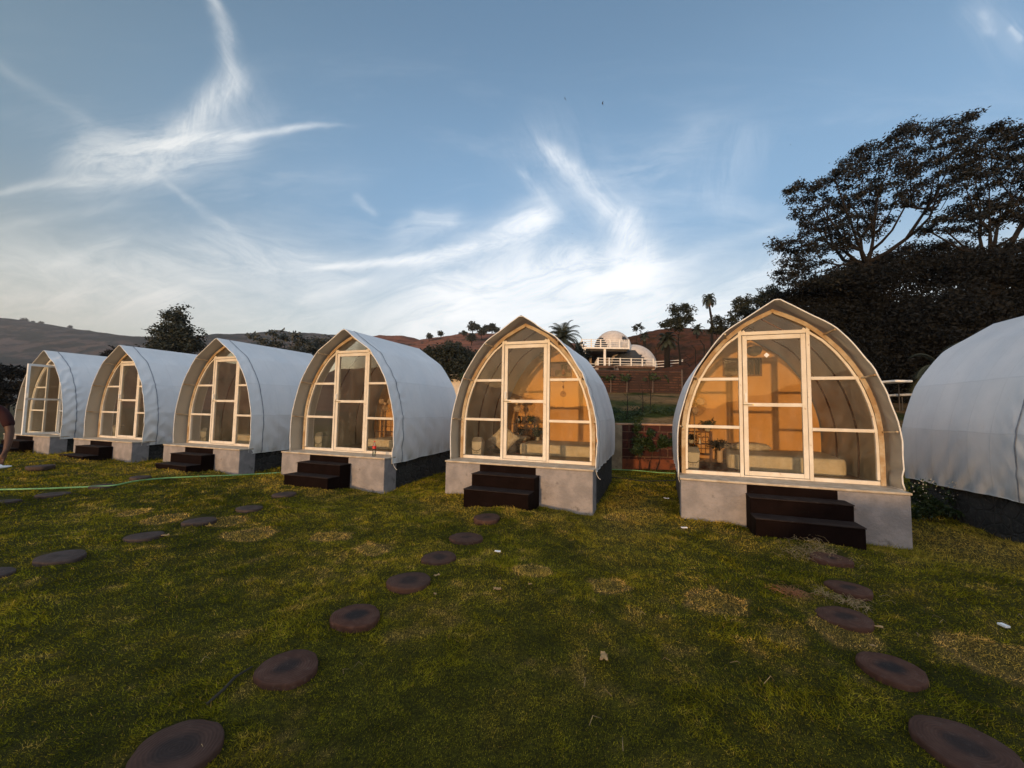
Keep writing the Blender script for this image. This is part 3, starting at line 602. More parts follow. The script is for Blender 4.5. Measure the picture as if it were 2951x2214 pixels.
def canvas_mesh(seed, drop_r, drop_l, creases):
    n = 72; P = resample(CPROF, n); ns = 2 * n - 1; ny = 84; ys = np.linspace(-OV, LEN, ny)
    # left base -> peak -> right base, arc parameter s in -1..1
    xs = np.concatenate([-P[::-1, 0], P[1:, 0]]); zs = np.concatenate([P[::-1, 1], P[1:, 1]]); s = np.linspace(-1, 1, ns)
    # outward normals
    tx = np.gradient(xs); tz = np.gradient(zs); ln = np.hypot(tx, tz); nx_, nz_ = -tz / ln, tx / ln
    S, Y = np.meshgrid(s, ys); NX = np.broadcast_to(nx_, S.shape); NZ = np.broadcast_to(nz_, S.shape); X = np.broadcast_to(xs, S.shape).copy(); Z = np.broadcast_to(zs, S.shape).copy()
    a = np.abs(S)
    ribs = np.array([0.0, .8, 1.6, 2.4]); d = np.min(np.abs(Y[..., None] - ribs), -1)
    belly = -.014 * np.where(S < 0, .3, 1.0) * np.sin(np.clip(d / .4, 0, 1) * PI / 2) ** 2 * np.clip((Y) / .2, 0, 1) * np.clip(a / .15, 0, 1)
    # purlin creases
    for zc in (.72, 1.43, 2.03): belly += .004 * np.exp(-((Z - zc) / .05) ** 2)
    belly -= .004 * np.sin(np.clip((Z - .72) / .71, 0, 1) * PI) ** 2
    # soft wrinkles: diagonal folds low on the sheet and near the front edge
    g = S * 3.0 + seed * 3.1
    low = np.clip((.95 - Z) / .8, 0, 1); frt = np.exp(-((Y + .15) / .28) ** 2)
    wr = np.sin((Z * 16 + Y * 13 + (fbm(Y * 2 + seed, Z * 2, seed, 3) - .5) * 9)) * .5 + .5
    belly += creases * np.where(S < 0, .25, 1.0) * (.022 * low * (wr - .5) * vnoise(Y * 2.2 + seed, Z * 1.7, seed + 3) * 1.6)
    wr2 = np.sin(Z * 22 - Y * 20 + (fbm(Y * 3, Z * 3 + seed, seed + 5, 3) - .5) * 12)
    belly += creases * np.where(S < 0, .35, 1.0) * .014 * frt * wr2 * vnoise(Y * 4, Z * 2.2 + seed, seed + 7)
    belly += np.where(S < 0, .35, 1.0) * .006 * (fbm(g, Y * 1.8, seed + 2, 3) - .5) * np.clip(a / .1, 0, 1)
    flut = np.clip((.14 - Z) / .14, 0, 1); belly += .008 * flut * np.sin(Y * 17 + seed + 2 * vnoise(Y * 3, Y * 0 + seed, 3))
    belly = belly * np.clip(a / .06, 0, 1)
    X = X + NX * belly; Z = Z + NZ * belly
    # hem drops below the sill outside the plinth
    k = np.clip((.5 - zs) / .5, 0, 1) ** 1.5
    yy = (Y + OV) / (LEN + OV)
    drop = np.where(S > 0, drop_r[0] * (1 - yy) + drop_r[1] * yy, drop_l[0] * (1 - yy) + drop_l[1] * yy) * (1 + .25 * (vnoise(Y * 3.2, S * 0 + seed, 7) - .5))
    Z = Z - drop * k[None, :]
    v = np.stack([X.ravel(), Y.ravel(), Z.ravel()], 1); idx = np.arange(ns * ny).reshape(ny, ns)
    f = np.stack([idx[:-1, :-1].ravel(), idx[:-1, 1:].ravel(), idx[1:, 1:].ravel(), idx[1:, :-1].ravel()], 1)
    grid = v.reshape(ny, ns, 3)
    return v, f, grid, nx_, nz_
def pane(name, outline, y, parent, mat='glass'):
    n = len(outline); mb = MB(); t = .004
    mb.add([(x, y - t / 2, z) for x, z in outline] + [(x, y + t / 2, z) for x, z in outline],
           [tuple(range(n)), tuple(range(2 * n - 1, n - 1, -1))] + [(i, n + i, n + (i + 1) % n, (i + 1) % n) for i in range(n)])
    return mb.build(name, M[mat], parent)
def arch_strip(prof, z0, z1, w_in, y0, y1, side, zn=14):
    """curved bar following the arch between heights, w_in = width inward"""
    P = [(x, z) for x, z in resample(prof, 60) if z0 - 1e-6 <= z <= z1 + 1e-6]
    mb = MB(); ring = []
    for i, (x, z) in enumerate(P):
        a = P[max(i - 1, 0)]; b = P[min(i + 1, len(P) - 1)]; tx, tz = b[0] - a[0], b[1] - a[1]; l = math.hypot(tx, tz); nx, nz = tz / l, -tx / l
        xi, zi = x + nx * w_in, z + nz * w_in
        if xi < 0: xi = 0
        ring.append([(side * x, y0, z), (side * xi, y0, zi), (side * xi, y1, zi), (side * x, y1, z)])
    vs = [p for r in ring for p in r]; fs = []
    for i in range(len(ring) - 1):
        for k in range(4): q = (i * 4 + k, i * 4 + (k + 1) % 4, (i + 1) * 4 + (k + 1) % 4, (i + 1) * 4 + k); fs.append(q if side > 0 else q[::-1])
    fs += [(0, 1, 2, 3), tuple((len(ring) - 1) * 4 + k for k in (3, 2, 1, 0))]
    return mb.add(vs, fs)
INSET = .062          # glazing starts this far inside the arch's outer line
def side_outline(z0, z1, xm, side):
    zs = np.linspace(z0, z1, 9); pts = []
    out = [(prof_x(APROF, z) - INSET * (1 if z < 1.2 else 1.25), z) for z in zs]; out = [(max(x, xm + .001), z) for x, z in out]
    pts = [(xm, z0)] + out + [(xm, z1)]
    return [(side * x, z) for x, z in pts]

POD_LABEL = {
 7: 'arched canvas pod cut off by the right edge, only its side showing',
 6: 'largest and nearest arched canvas pod, mattress and ochre wall behind its glass',
 5: 'arched canvas pod with kettle shelf and hanging ornament inside, left of the red block wall',
 4: 'arched canvas pod with a red labelled bottle standing on its ledge',
 3: 'arched canvas pod next left of the pod with the bottle, third from the left',
 2: 'arched canvas pod standing directly beside the pod with the open glass door',
 1: 'leftmost arched canvas pod with its white framed glass door swung open'}
STEPX = {7: (-.47, .58), 6: (-.46, .60), 5: (-.62, .42), 4: (-.52, .50), 3: (-.50, .50), 2: (-.50, .50), 1: (-.55, .45)}
def make_pod(p):
    x, y, z = PODS[p]
    root = empty('tent_pod', (x, y, z), TH, POD_LABEL[p], 'tent pod', 'row of arched canvas pods')
    rr = random.Random(p)
    dr = {7: (.13, .06), 6: (.0, .05), 5: (.06, .03), 4: (.13, .05), 3: (.12, .05), 2: (.10, .05), 1: (.08, .04)}[p]
    dl = {7: (.06, .14), 6: (.02, .05)}.get(p, (.02, .05))
    v, f, grid, nxx, nzz = canvas_mesh(p, dr, dl, {1: 1.4, 2: 1.3, 7: 1.3}.get(p, 1.0))
    cv = fast_mesh('canvas_cover', v, f, M['canvas'], root, smooth=True)
    fr = grid[0]; hem = MB(); hem.tube([tuple(q) for q in fr[::2]] , .009, 6); hem.tube([tuple(q) for q in grid[::3, 0]], .006, 5); hem.tube([tuple(q) for q in grid[::3, -1]], .006, 5)
    hem.build('hem', M['hem'], cv, smooth=True)
    # dark seam strap along the front arch of ribs
    j = int(round((OV + .0) / (LEN + OV) * (len(grid) - 1))); A = grid[j]; mb = MB(); vs = []; ns = len(A)
    for i in range(ns):
        for dy in (-.012, .012): vs.append((A[i][0] + nxx[i] * .006, A[i][1] + dy, A[i][2] + nzz[i] * .006))
    mb.add(vs, [(2 * i, 2 * i + 2, 2 * i + 3, 2 * i + 1) for i in range(ns - 1)]); mb.build('seam_strap', M['seam'], cv)
    # arch (worn timber/steel hoop at the front) and two inner ribs
    mb = MB()
    for s in (1, -1):
        q = arch_strip(APROF, 0, 2.395, .055, -.045, .015, s); mb.add(q.v, q.f)
    mb.build('front_arch', M['arch'] if p > 1 else M['whiteframe'], root)
    for ry in (.8, 1.6):
        R_ = resample([(max(a - .03, 0), b - .03 if a == 0 else b - .012) for a, b in CPROF], 26)
        mb = MB(); mb.tube([(-a, ry, b) for a, b in R_[::-1]] + [(a, ry, b) for a, b in R_[1:]], .013, 6); mb.build('rib', M['rib'], root, smooth=True)
    for s in (1, -1):
        for (bx, bz) in ((.652, 2.03), (1.06, 1.43), (1.26, .72)):
            l = math.hypot(bx, bz - .6) ; ox, oz = bx * .985, bz - .012
            ax_ = (s * (ox - .045), -.03, oz - .02); mb = MB(); mb.beam(ax_, (s * ox, -OV + .01, oz), .022, .022); mb.build('bracket', M['arch'], root)
    # white glazing frame
    fm = M['whiteframe'] if p == 1 else M['frame']  # leftmost pod whiter: its lack of sun is put into the paint colour
    def bar(name, x0, z0, x1, z1, y0=-.035, y1=.02, parent=root):
        return MB().box(x0, y0, z0, x1, y1, z1).build(name, fm, parent, bevel=.004)
    for s in (1, -1):
        a, b = sorted((s * .395, s * .440)); bar('mullion', a, .0, b, prof_z(APROF, .42) - .055)
        for zz in (.70, 1.40):
            xo = prof_x(APROF, zz) - .05; a, b = sorted((s * .441, s * xo)); bar('glazing_rail', a, zz - .022, b, zz + .022)
        xo = prof_x(APROF, 0) - .055; a, b = sorted((s * .441, s * xo)); bar('sill_rail', a, .0, b, .052)
        q = arch_strip([(a_ - .056 if a_ > .056 else 0, b_ - (.056 if a_ < .6 else .03)) for a_, b_ in APROF], 0.053, 2.12, .03, -.038, .012, s)
        q.build('curved_frame', fm, root)
        for z0, z1 in ((.052, .678), (.722, 1.378), (1.422, 2.10)):
            if z1 > 2:
                zs = np.linspace(z0, 2.12, 9); o = [(.441, z0)] + [(prof_x(APROF, q_) - .085, q_) for q_ in zs if prof_x(APROF, q_) - .085 > .441] + [(.441, 2.10)]
                o = [(s * a_, b_) for a_, b_ in o]
            else: o = side_outline(z0, z1, .441, s)
            pane('window_pane', o, -.008, root)
    bar('header', -.394, 2.035, .394, 2.085)
    o = [(-.40, 2.086), (.40, 2.086), (.36, 2.14), (.20, 2.245), (0, 2.33), (-.20, 2.245), (-.36, 2.14)]
    pane('window_pane', o, -.008, root)
    bar('threshold', -.394, .0, .394, .022)
    # door leaf, hinged on the right
    door = empty('door', (.390, -.008, 0)); door.parent = root
    if p == 1: door.rotation_euler = (0, 0, R(97))
    W_ = .775; dm = M['whiteframe'] if p == 1 else M['frame']
    def dbar(x0, z0, x1, z1, nm='door_frame'): return MB().box(x0, -.024, z0, x1, .024, z1).build(nm, dm, door, bevel=.004)
    mb = MB(); mb.box(-W_, -.024, .028, -W_ + .058, .024, 2.028); mb.box(-.058, -.024, .028, 0, .024, 2.028)
    mb.box(-W_ + .0585, -.0235, .028, -.0585, .0235, .088); mb.box(-W_ + .0585, -.0235, 1.965, -.0585, .0235, 2.0275); mb.box(-W_ + .0585, -.0235, 1.005, -.0585, .0235, 1.055)
    mb.build('door_frame', dm, door, bevel=.003)
    for z0, z1 in ((.088, 1.005), (1.055, 1.965)):
        pane('door_pane', [(-W_ + .058, z0), (-.058, z0), (-.058, z1), (-W_ + .058, z1)], 0, door)
    hb = MB(); hb.box(-W_ + .018, -.052, 1.07, -W_ + .04, -.036, 1.19); hb.box(-W_ + .02, -.037, 1.075, -W_ + .038, -.0245, 1.09); hb.box(-W_ + .02, -.037, 1.17, -W_ + .038, -.0245, 1.185)
    hb.build('handle', M['whiteframe'], door, bevel=.003)
    lb = MB(); lb.tube([(-W_ - .01, -.035, 1.03), (-W_ + .12, -.035, 1.028)], .006, 6); lb.tube([(-W_ + .12, -.03, 1.028), (-W_ + .12, -.05, 1.028)], .009, 6); lb.build('latch', M['brass'], door)
    # floor, ledge, plinth, rubble foundation, steps
    MB().box(-1.19, .021, -.06, 1.19, LEN - .1, .004).build('pod_floor', M['floor'], root)
    MB().box(-1.262, -.522, -.028, 1.262, .020, .0).build('ledge', M['ledge'], root, bevel=.006)
    MB().box(-1.25, -.51, -1.0, 1.25, -.14, -.029).build('plinth', M['plinth'], root, bevel=.012)
    MB().box(-1.215, -.139, -1.0, 1.215, LEN - .06, -.062).build('foundation', M['rubble'], root)
    x0, x1 = STEPX[p]; mb = MB(); mb.box(x0 + .01, -.5145, -.17, x1 - .06, -.49, -.029)
    mb.box(x0, -.79, -1.0, x1, -.512, -.155); mb.box(x0 + .002, -1.07, -1.0, x1 - .002, -.79, -.345)
    st_o = mb.build('steps', M['step'], root, bevel=.008)
    for k_, (ty, tz) in enumerate(((-.651, -.155), (-.930, -.345))):          # tread slabs: sky light on the tops put into a paler colour, their nosing 12 mm proud
        MB().box(x0 - .006, ty - .151, tz + .0005, x1 + .006, ty + .1385 - .002 * k_, tz + .014).build('tread', M['tread'], st_o, bevel=.006)
    # rear gable wall with its small window
    Rr = [(max(a - .02, 0), b - .02) for a, b in CPROF]
    mb = MB(); y0, y1 = LEN - .10, LEN - .04
    wx, wz0, wz1 = .31, 1.66, 1.96
    zl = sorted(set(list(np.linspace(-.06, 2.42, 26)) + [wz0, wz1]))
    for a, b in zip(zl[:-1], zl[1:]):
        xa, xb = (prof_x(Rr, max(a, 0)), prof_x(Rr, max(b, 0)))
        if b > 2.40: xb = .0005
        segs = [(-1, 1)] if not (a >= wz0 - 1e-6 and b <= wz1 + 1e-6) else [(-1, -wx), (wx, 1)]
        for s0, s1 in segs:
            L0 = -xa if s0 == -1 else s0; L1 = -xb if s0 == -1 else s0; R0 = xa if s1 == 1 else s1; R1 = xb if s1 == 1 else s1
            mb.add([(L0, y0, a), (R0, y0, a), (R1, y0, b), (L1, y0, b), (L0, y1, a), (R0, y1, a), (R1, y1, b), (L1, y1, b)], [(0, 1, 2, 3), (7, 6, 5, 4), (0, 3, 7, 4), (1, 5, 6, 2)])
    wall = mb.build('rear_wall', M['rearwall'], root)
    win = MB(); e = .03
    win.box(-wx - e, y0 - .02, wz0 - e, wx + e, y1 + .01, wz0); win.box(-wx - e, y0 - .02, wz1, wx + e, y1 + .01, wz1 + e); win.box(-wx - e, y0 - .02, wz0 + .0005, -wx, y1 + .01, wz1 - .0005); win.box(wx, y0 - .02, wz0 + .0005, wx + e, y1 + .01, wz1 - .0005)
    if p != 5: win.box(wx - .11, y0 - .01, wz0, wx - .09, y1 - .01, wz1)
    w_ = win.build('rear_window', M['darkwood'], wall); pane('rear_pane', [(-wx, wz0), (wx, wz0), (wx, wz1), (-wx, wz1)], (y0 + y1) / 2, w_)
    if p in (5, 4, 6):       # loose tie cord at the hem
        s = -1 if p == 6 else 1; q = grid[0, -1 if s > 0 else 0]
        MB().tube([(q[0], q[1] + .03, q[2] + .01), (q[0] + .01, q[1] + .05, q[2] - .05), (q[0] + .035, q[1] + .07, q[2] - .10), (q[0] + .06, q[1] + .08, q[2] - .12)], .004, 5).build('tie_cord', M['hem'], cv)
    return root
for p in (7, 6, 5, 4, 3, 2, 1): make_pod(p)

# ------------------------------------------------------------------ furniture inside the pods
def put(o, p, lx, ly, lz=.005, rz=0.0):
    o.location = loc2w(p, lx, ly, lz); o.rotation_euler = (0, 0, TH + rz); return o
def soft_box(w, d, h, name, mat, seed, n=26, r=.06, sag=.012):
    mb = MB(); me = []; U_ = np.linspace(-1, 1, n)
    # superellipsoid-like cushion surface with hanging creases
    vs = []; fs = []; m = 56; lay = [(0, 1.0, 0.0), (0, 1.0, 0.0)]
    prof = [(.995, 0.0), (1.0, .03), (1.003, .5), (1.0, .85), (.985, .96), (.955, 1.0), (.80, 1.0), (.5, 1.0), (.2, 1.0)]
    rr = random.Random(seed)
    for (k, zt) in prof:
        for i in range(m):
            a = 2 * PI * i / m; c, s = math.cos(a), math.sin(a); e = .16
            x = math.copysign(abs(c) ** e, c) * w / 2; y = math.copysign(abs(s) ** e, s) * d / 2
            cr = .010 * math.sin(i * 2.3 + seed) * (1 - abs(zt - .5)) * (1 if k > .9 else .3)
            ll = math.hypot(x, y) or 1
            z = h * zt + (float(vnoise(np.array([x * 3 + seed]), np.array([y * 3]), seed)[0]) - .5) * sag * (2 if zt > .9 else 0)
            vs.append((x * k + x / ll * cr, y * k + y / ll * cr, max(z, 0)))
    for j in range(len(prof) - 1):
        for i in range(m): fs.append((j * m + i, j * m + (i + 1) % m, (j + 1) * m + (i + 1) % m, (j + 1) * m + i))
    fs += [tuple(range(m - 1, -1, -1)), tuple(range((len(prof) - 1) * m, len(prof) * m))]
    return mb.add(vs, fs).build(name, M[mat], None, smooth=True)
def pillow(name, w, d, h, seed, mat='pillow'):
    n = 22; vs = []; mb = MB()
    for sg in (1, -1):
        for i in range(n):
            for j in range(n):
                u, v = -1 + 2 * i / (n - 1), -1 + 2 * j / (n - 1)
                k = ((1 - u ** 4) * (1 - v ** 4)) ** .45; pin = 1 - .10 * (1 - abs(u)) * 0 - .08 * (1 - v * v) * abs(u) ** 3 - .08 * (1 - u * u) * abs(v) ** 3
                z = sg * h / 2 * k * (1 + .35 * (float(vnoise(np.array([u * 3 + seed]), np.array([v * 3]), seed)[0]) - .5))
                vs.append((u * w / 2 * pin, v * d / 2 * pin, z + h / 2))
    f = []
    for sg in (0, 1):
        o = sg * n * n
        for i in range(n - 1):
            for j in range(n - 1):
                q = (o + i * n + j, o + (i + 1) * n + j, o + (i + 1) * n + j + 1, o + i * n + j + 1); f.append(q if sg == 0 else q[::-1])
    mb.add(vs, f); o = mb.build(name, M[mat], None, smooth=True); return o
# mattresses
LM = {6: 'cream sheeted mattress on the floor of the nearest pod, whole length visible', 5: 'cream sheeted mattress in the middle pod beside the rattan shelf', 4: 'cream mattress low in the pod with the bottle on its ledge', 3: 'cream mattress corner in the third pod from the left'}
for p, (cx_, cy_, w, d, h, a) in {6: (.37, 1.42, 1.56, 1.45, .235, -.13), 5: (.35, 1.62, 1.62, 1.30, .21, 0.03), 4: (.42, 1.50, 1.44, 1.45, .20, 0.0), 3: (.40, 1.30, 1.44, 1.7, .20, 0.0)}.items():
    o = soft_box(w, d, h, 'mattress', 'cloth', p); tag(o, LM[p], 'mattress', 'mattresses in the pods'); put(o, p, cx_, cy_, .005, a)
o = pillow('pillow', .60, .38, .13, 3); tag(o, 'plump silvery pillow lying at the head of the mattress in the nearest pod', 'pillow'); put(o, 6, .05, 1.86, .238, -.1)
o = pillow('pillow', .50, .34, .10, 8); tag(o, 'second pillow half hidden behind the left jamb of the nearest pod door', 'pillow'); put(o, 6, -.16, 1.95, .238, .5); o.location.z += 0
o = pillow('floor_cushion', .46, .46, .16, 5); tag(o, 'cream cushion propped on its corner behind the lower left pane of the middle pod', 'cushion'); put(o, 5, -.78, 1.05, .17); o.rotation_euler = (R(66), R(38), TH)
o.location.z += .10
o = pillow('floor_pad', .62, .42, .16, 6, 'dark'); tag(o, 'black floor seat under the propped cream cushion in the middle pod', 'floor pad'); put(o, 5, -.80, 1.10, .005, .2)
o = pillow('round_cushion', .44, .32, .10, 7, 'pillow'); tag(o, 'pale round seat pad in front of the rattan shelf', 'cushion'); put(o, 5, -.62, 1.50, .235)
st_ = empty('low_stool', (0, 0, 0), 0, 'low dark stool carrying the pale seat pad', 'stool'); put(st_, 5, -.62, 1.50, .005)
MB().lathe([(.15, .20), (.15, .228)], n=20).build('stool_top', M['rattan'], st_)
for a in range(4):
    c, s = math.cos(a * PI / 2 + .7), math.sin(a * PI / 2 + .7); MB().tube([(c * .12, s * .12, .2), (c * .15, s * .15, 0)], .012, 6).build('leg', M['rattan'], st_)
o = pillow('dark_blanket', .5, .36, .13, 9, 'dark'); tag(o, 'dark folded blanket on the mattress in the pod with the bottle', 'blanket'); put(o, 4, .33, 1.85, .207)
# swing-lid bins
def make_bin(p, lx, ly, lab):
    r = empty('dustbin', (0, 0, 0), 0, lab, 'dustbin', 'swing lid bins behind the front glass')
    mb = MB(); a, b, h = .085, .105, .27
    mb.add([(-a, -a * .8, 0), (a, -a * .8, 0), (a, a * .8, 0), (-a, a * .8, 0), (-b, -b * .8, h), (b, -b * .8, h), (b, b * .8, h), (-b, b * .8, h)], [(3, 2, 1, 0), (4, 5, 6, 7), (0, 1, 5, 4), (1, 2, 6, 5), (2, 3, 7, 6), (3, 0, 4, 7)])
    mb.build('bin_body', M['bin'], r, bevel=.012)
    mb = MB(); b2 = b + .006
    mb.add([(-b2, -b2 * .8, h + .001), (b2, -b2 * .8, h + .001), (b2, b2 * .8, h + .001), (-b2, b2 * .8, h + .001), (-b * .75, -b * .35, h + .085), (b * .75, -b * .35, h + .085), (b * .75, b * .35, h + .085), (-b * .75, b * .35, h + .085)], [(3, 2, 1, 0), (4, 5, 6, 7), (0, 1, 5, 4), (1, 2, 6, 5), (2, 3, 7, 6), (3, 0, 4, 7)])
    mb.build('swing_lid', M['binlid'], r, bevel=.01)
    MB().tube([(-b * .92, -b * .79, .15), (-.05, -b * .84, .11), (.05, -b * .84, .11), (b * .92, -b * .79, .15)], .005, 5).build('carry_handle', M['dark'], r)
    mb = MB()
    for (q, w, zz) in ((-.03, .012, .07), (.0, .015, .085), (.032, .012, .068), (.01, .010, .055)): mb.lathe([(0.001, 0), (w, .001), (.001, .002)], n=8)
    fl = MB()
    for (q, zz, w) in ((-.03, .072, .010), (0, .085, .013), (.033, .07, .010), (.0, .062, .009)):
        fl.add([(q + w * math.cos(t), -.0765 - .015 * (zz / .27) - .0006, zz + w * math.sin(t)) for t in np.linspace(0, 2 * PI, 9)[:-1]], [tuple(range(8))])
    fl.build('printed_flower', M['binlid'], r)
    put(r, p, lx, ly, .005)
for p, lx, ly, lb in ((6, -1.03, .50, 'pale swing lid bin behind the lower left pane of the nearest pod'), (5, -1.02, .30, 'pale bin beside the propped cushion in the middle pod'),
                      (4, -.98, .22, 'grey lidded bin in the pod with the bottle on its ledge'), (3, -.93, .22, 'white bin low in the front of the third pod from the left'), (2, -.80, .20, 'white bin low in the front of the second pod from the left')):
    make_bin(p, lx, ly, lb)
# pedestal fans
def make_fan(p, lx, ly, lz, lab, rz):
    r = empty('pedestal_fan', (0, 0, 0), 0, lab, 'fan', 'pedestal fans in the pods')
    MB().lathe([(.16, 0), (.15, .02), (.03, .035)], n=20).build('fan_base', M['fanwhite'], r, smooth=True)
    MB().tube([(0, 0, .03), (0, 0, lz - .02)], .014, 8).build('pole', M['fanwhite'], r)
    q = MB().tube([(0, -.02, lz), (0, .12, lz)], [.055, .05], 12).build('motor', M['fanwhite'], r)
    g = MB(); Rg = .215
    for k in range(22):
        a = 2 * PI * k / 22; c, s = math.cos(a), math.sin(a)
        g.tube([(c * .03, -.10, lz + s * .03), (c * Rg * .75, -.085, lz + s * Rg * .75), (c * Rg, -.04, lz + s * Rg), (c * Rg * .7, .02, lz + s * Rg * .7)], .0022, 4)
    for rr_ in (Rg, Rg * .72, Rg * .4):
        g.tube([(math.cos(a) * rr_, -.04 if rr_ == Rg else -.088, lz + math.sin(a) * rr_) for a in np.linspace(0, 2 * PI, 25)], .0035 if rr_ == Rg else .002, 4)
    g.build('grille', M['fanwhite'], r)
    for k in range(3):
        a0 = 2 * PI * k / 3 + .5; pts = []; n = 9
        for i in range(n):
            t = i / (n - 1); rad = .035 + .15 * t; sp_ = .55 * math.sin(PI * min(t * .8 + .18, 1)) + .1
            pts.append([(rad * math.cos(a0 + e * sp_), -.055 + e * .018, lz + rad * math.sin(a0 + e * sp_)) for e in (-1, 1)])
        b = MB(); vs = [q_ for w_ in pts for q_ in w_] + [(q_[0], q_[1] + .004, q_[2]) for w_ in pts for q_ in w_]
        o2 = 2 * n; b.add(vs, [(2 * i, 2 * i + 2, 2 * i + 3, 2 * i + 1) for i in range(n - 1)] + [(o2 + 2 * i, o2 + 2 * i + 1, o2 + 2 * i + 3, o2 + 2 * i + 2) for i in range(n - 1)]); b.build('blade', M['vase'], r)
    MB().tube([(0, -.105, lz), (0, -.02, lz)], .032, 12).build('hub_cap', M['brass'] if p == 6 else M['vase'], r)
    put(r, p, lx, ly, .005, rz)
make_fan(6, -.90, 1.82, 1.06, 'pedestal fan seen through the middle left pane of the nearest pod', .35)
make_fan(5, -.78, 1.85, 1.02, 'pedestal fan behind the kettle in the middle pod', .1)
make_fan(4, -.60, 1.9, 1.01, 'pedestal fan behind the right panes of the pod with the bottle', .5)
# rattan shelves
def make_shelf(p, lx, ly, w, h, lab):
    r = empty('rattan_shelf', (0, 0, 0), 0, lab, 'shelf', 'rattan shelves in the pods'); d = .26
    for sx2 in (-1, 1):
        for sy2 in (-1, 1): MB().tube([(sx2 * w / 2, sy2 * d / 2, 0), (sx2 * w / 2, sy2 * d / 2, h)], .013, 7).build('post', M['rattan'], r)
    for zz in (.10, .30, h - .02): MB().box(-w / 2, -d / 2, zz - .008, w / 2, d / 2, zz + .008).build('shelf_board', M['rattan'], r, bevel=.003)
    mb = MB()
    for k in range(1, 6):
        xx = -w / 2 + w * k / 6; mb.tube([(xx, d / 2, .1), (xx, d / 2, h)], .006, 5)
    for zz in (.2, .42): mb.tube([(-w / 2, d / 2, zz), (w / 2, d / 2, zz)], .006, 5)
    for k in range(3):
        c = -w / 3 + w / 3 * k; mb.tube([(c + .06 * math.cos(a), d / 2 - .01, h - .16 + .06 * math.sin(a)) for a in np.linspace(0, 2 * PI, 13)], .005, 5)
    mb.build('lattice', M['rattan'], r)
    put(r, p, lx, ly, .005); return r
make_shelf(5, -.72, 2.02, .50, .58, 'rattan shelf carrying a steel kettle in the middle pod')
make_shelf(6, -.84, 2.02, .48, .55, 'rattan shelf against the ochre wall of the nearest pod')
make_shelf(4, -.45, 2.02, .9, .62, 'rattan rack behind the bed of the pod with the bottle')
# kettle
r = empty('electric_kettle', (0, 0, 0), 0, 'steel kettle with a black handle on the rattan shelf of the middle pod', 'kettle')
MB().lathe([(.062, 0), (.066, .01), (.060, .08), (.050, .135), (.046, .14)], n=20).build('kettle_body', M['steel'], r, smooth=True)
MB().lathe([(.047, .141), (.042, .155), (.012, .165)], n=16).build('kettle_lid', M['dark'], r)
MB().tube([(.05, 0, .145), (.085, 0, .15), (.10, 0, .11), (.095, 0, .05), (.065, 0, .03)], .010, 6).build('handle', M['dark'], r)
put(r, 5, -.80, 1.98, .585)
# arched wire/cane basket handles, small pot, plants
r = empty('cane_hoop', (0, 0, 0), 0, 'small cane basket with a tall hoop handle on the shelf of the middle pod', 'basket'); MB().lathe([(.05, 0), (.07, .05)], n=14).build('basket_bowl', M['rattan'], r); MB().tube([(.06 * math.cos(a), 0, .05 + .14 * math.sin(a)) for a in np.linspace(0, PI, 11)], .005, 5).build('hoop', M['rattan'], r); put(r, 5, -.60, 2.06, .585)
r = empty('cane_hoop', (0, 0, 0), 0, 'dark cane basket with a hoop handle on the shelf of the nearest pod', 'basket'); MB().lathe([(.05, 0), (.07, .05)], n=14).build('basket_bowl', M['rattan'], r); MB().tube([(.08 * math.cos(a), 0, .04 + .12 * math.sin(a)) for a in np.linspace(0, PI, 11)], .006, 5).build('hoop', M['dark'], r); put(r, 6, -.76, 2.03, .555)
def leaves(centers, n_each, spread, size, rr, droop=.3, aspect=.4, tone_k=1.0):
    c = np.repeat(np.asarray(centers, float), n_each, 0); N = len(c)
    sp_ = np.broadcast_to(np.asarray(spread, float), (3,)) if np.ndim(spread) < 2 else np.repeat(np.asarray(spread, float), n_each, 0)
    pos = c + rr.normal(0, 1, (N, 3)) * sp_
    d = rr.normal(0, 1, (N, 3)); d[:, 2] = d[:, 2] * .6 - droop * 2; d /= np.linalg.norm(d, axis=1)[:, None]
    q = rr.normal(0, 1, (N, 3)); s = np.cross(d, q); s /= np.linalg.norm(s, axis=1)[:, None] + 1e-9
    L = size * rr.uniform(.65, 1.25, N)[:, None]; w = L * aspect
    nrm = np.cross(d, s)
    v = np.stack([pos, pos + d * L * .5 + s * w * .5 + nrm * w * .12, pos + d * L, pos + d * L * .5 - s * w * .5 + nrm * w * .12], 1).reshape(-1, 3)
    f = np.arange(N * 4).reshape(-1, 4); tn = np.repeat(rr.beta(1.6, 1.8, N) * tone_k, 4)
    return v, f, tn
def house_plant(p, lx, ly, lz, lab, pot, hgt, n, mat='leafblue'):
    r = empty('potted_plant', (0, 0, 0), 0, lab, 'potted plant'); rr = np.random.default_rng(int(hgt * 1000) + p)
    if pot == 'vase': MB().lathe([(.045, 0), (.055, .05), (.05, .18), (.055, .22)], n=16).build('vase', M['vase'], r, smooth=True); top = .22
    elif pot == 'yellow': MB().lathe([(.032, 0), (.045, .06)], n=16).build('pot', M['yellow'], r); top = .06
    else: MB().lathe([(.04, 0), (.055, .07)], n=16).build('pot', M['bin'], r); top = .07
    mb = MB(); tips = []
    for k in range(n):
        a = rr.uniform(0, 2 * PI); ln_ = hgt * rr.uniform(.5, 1); t = (math.cos(a) * ln_ * .55, math.sin(a) * ln_ * .4, top + ln_ * .75)
        mb.tube([(0, 0, top - .03), (t[0] * .4, t[1] * .4, top + ln_ * .5), t], .003, 4); tips += [t, (t[0] * .7, t[1] * .7, top + ln_ * .6)]
    mb.build('stem', M[mat] if False else M['bark'], r); v, f, tn = leaves(tips, 14, .03, .075, rr, .1, .3); fast_mesh('foliage', v, f, M[mat], r, tn); put(r, p, lx, ly, lz)
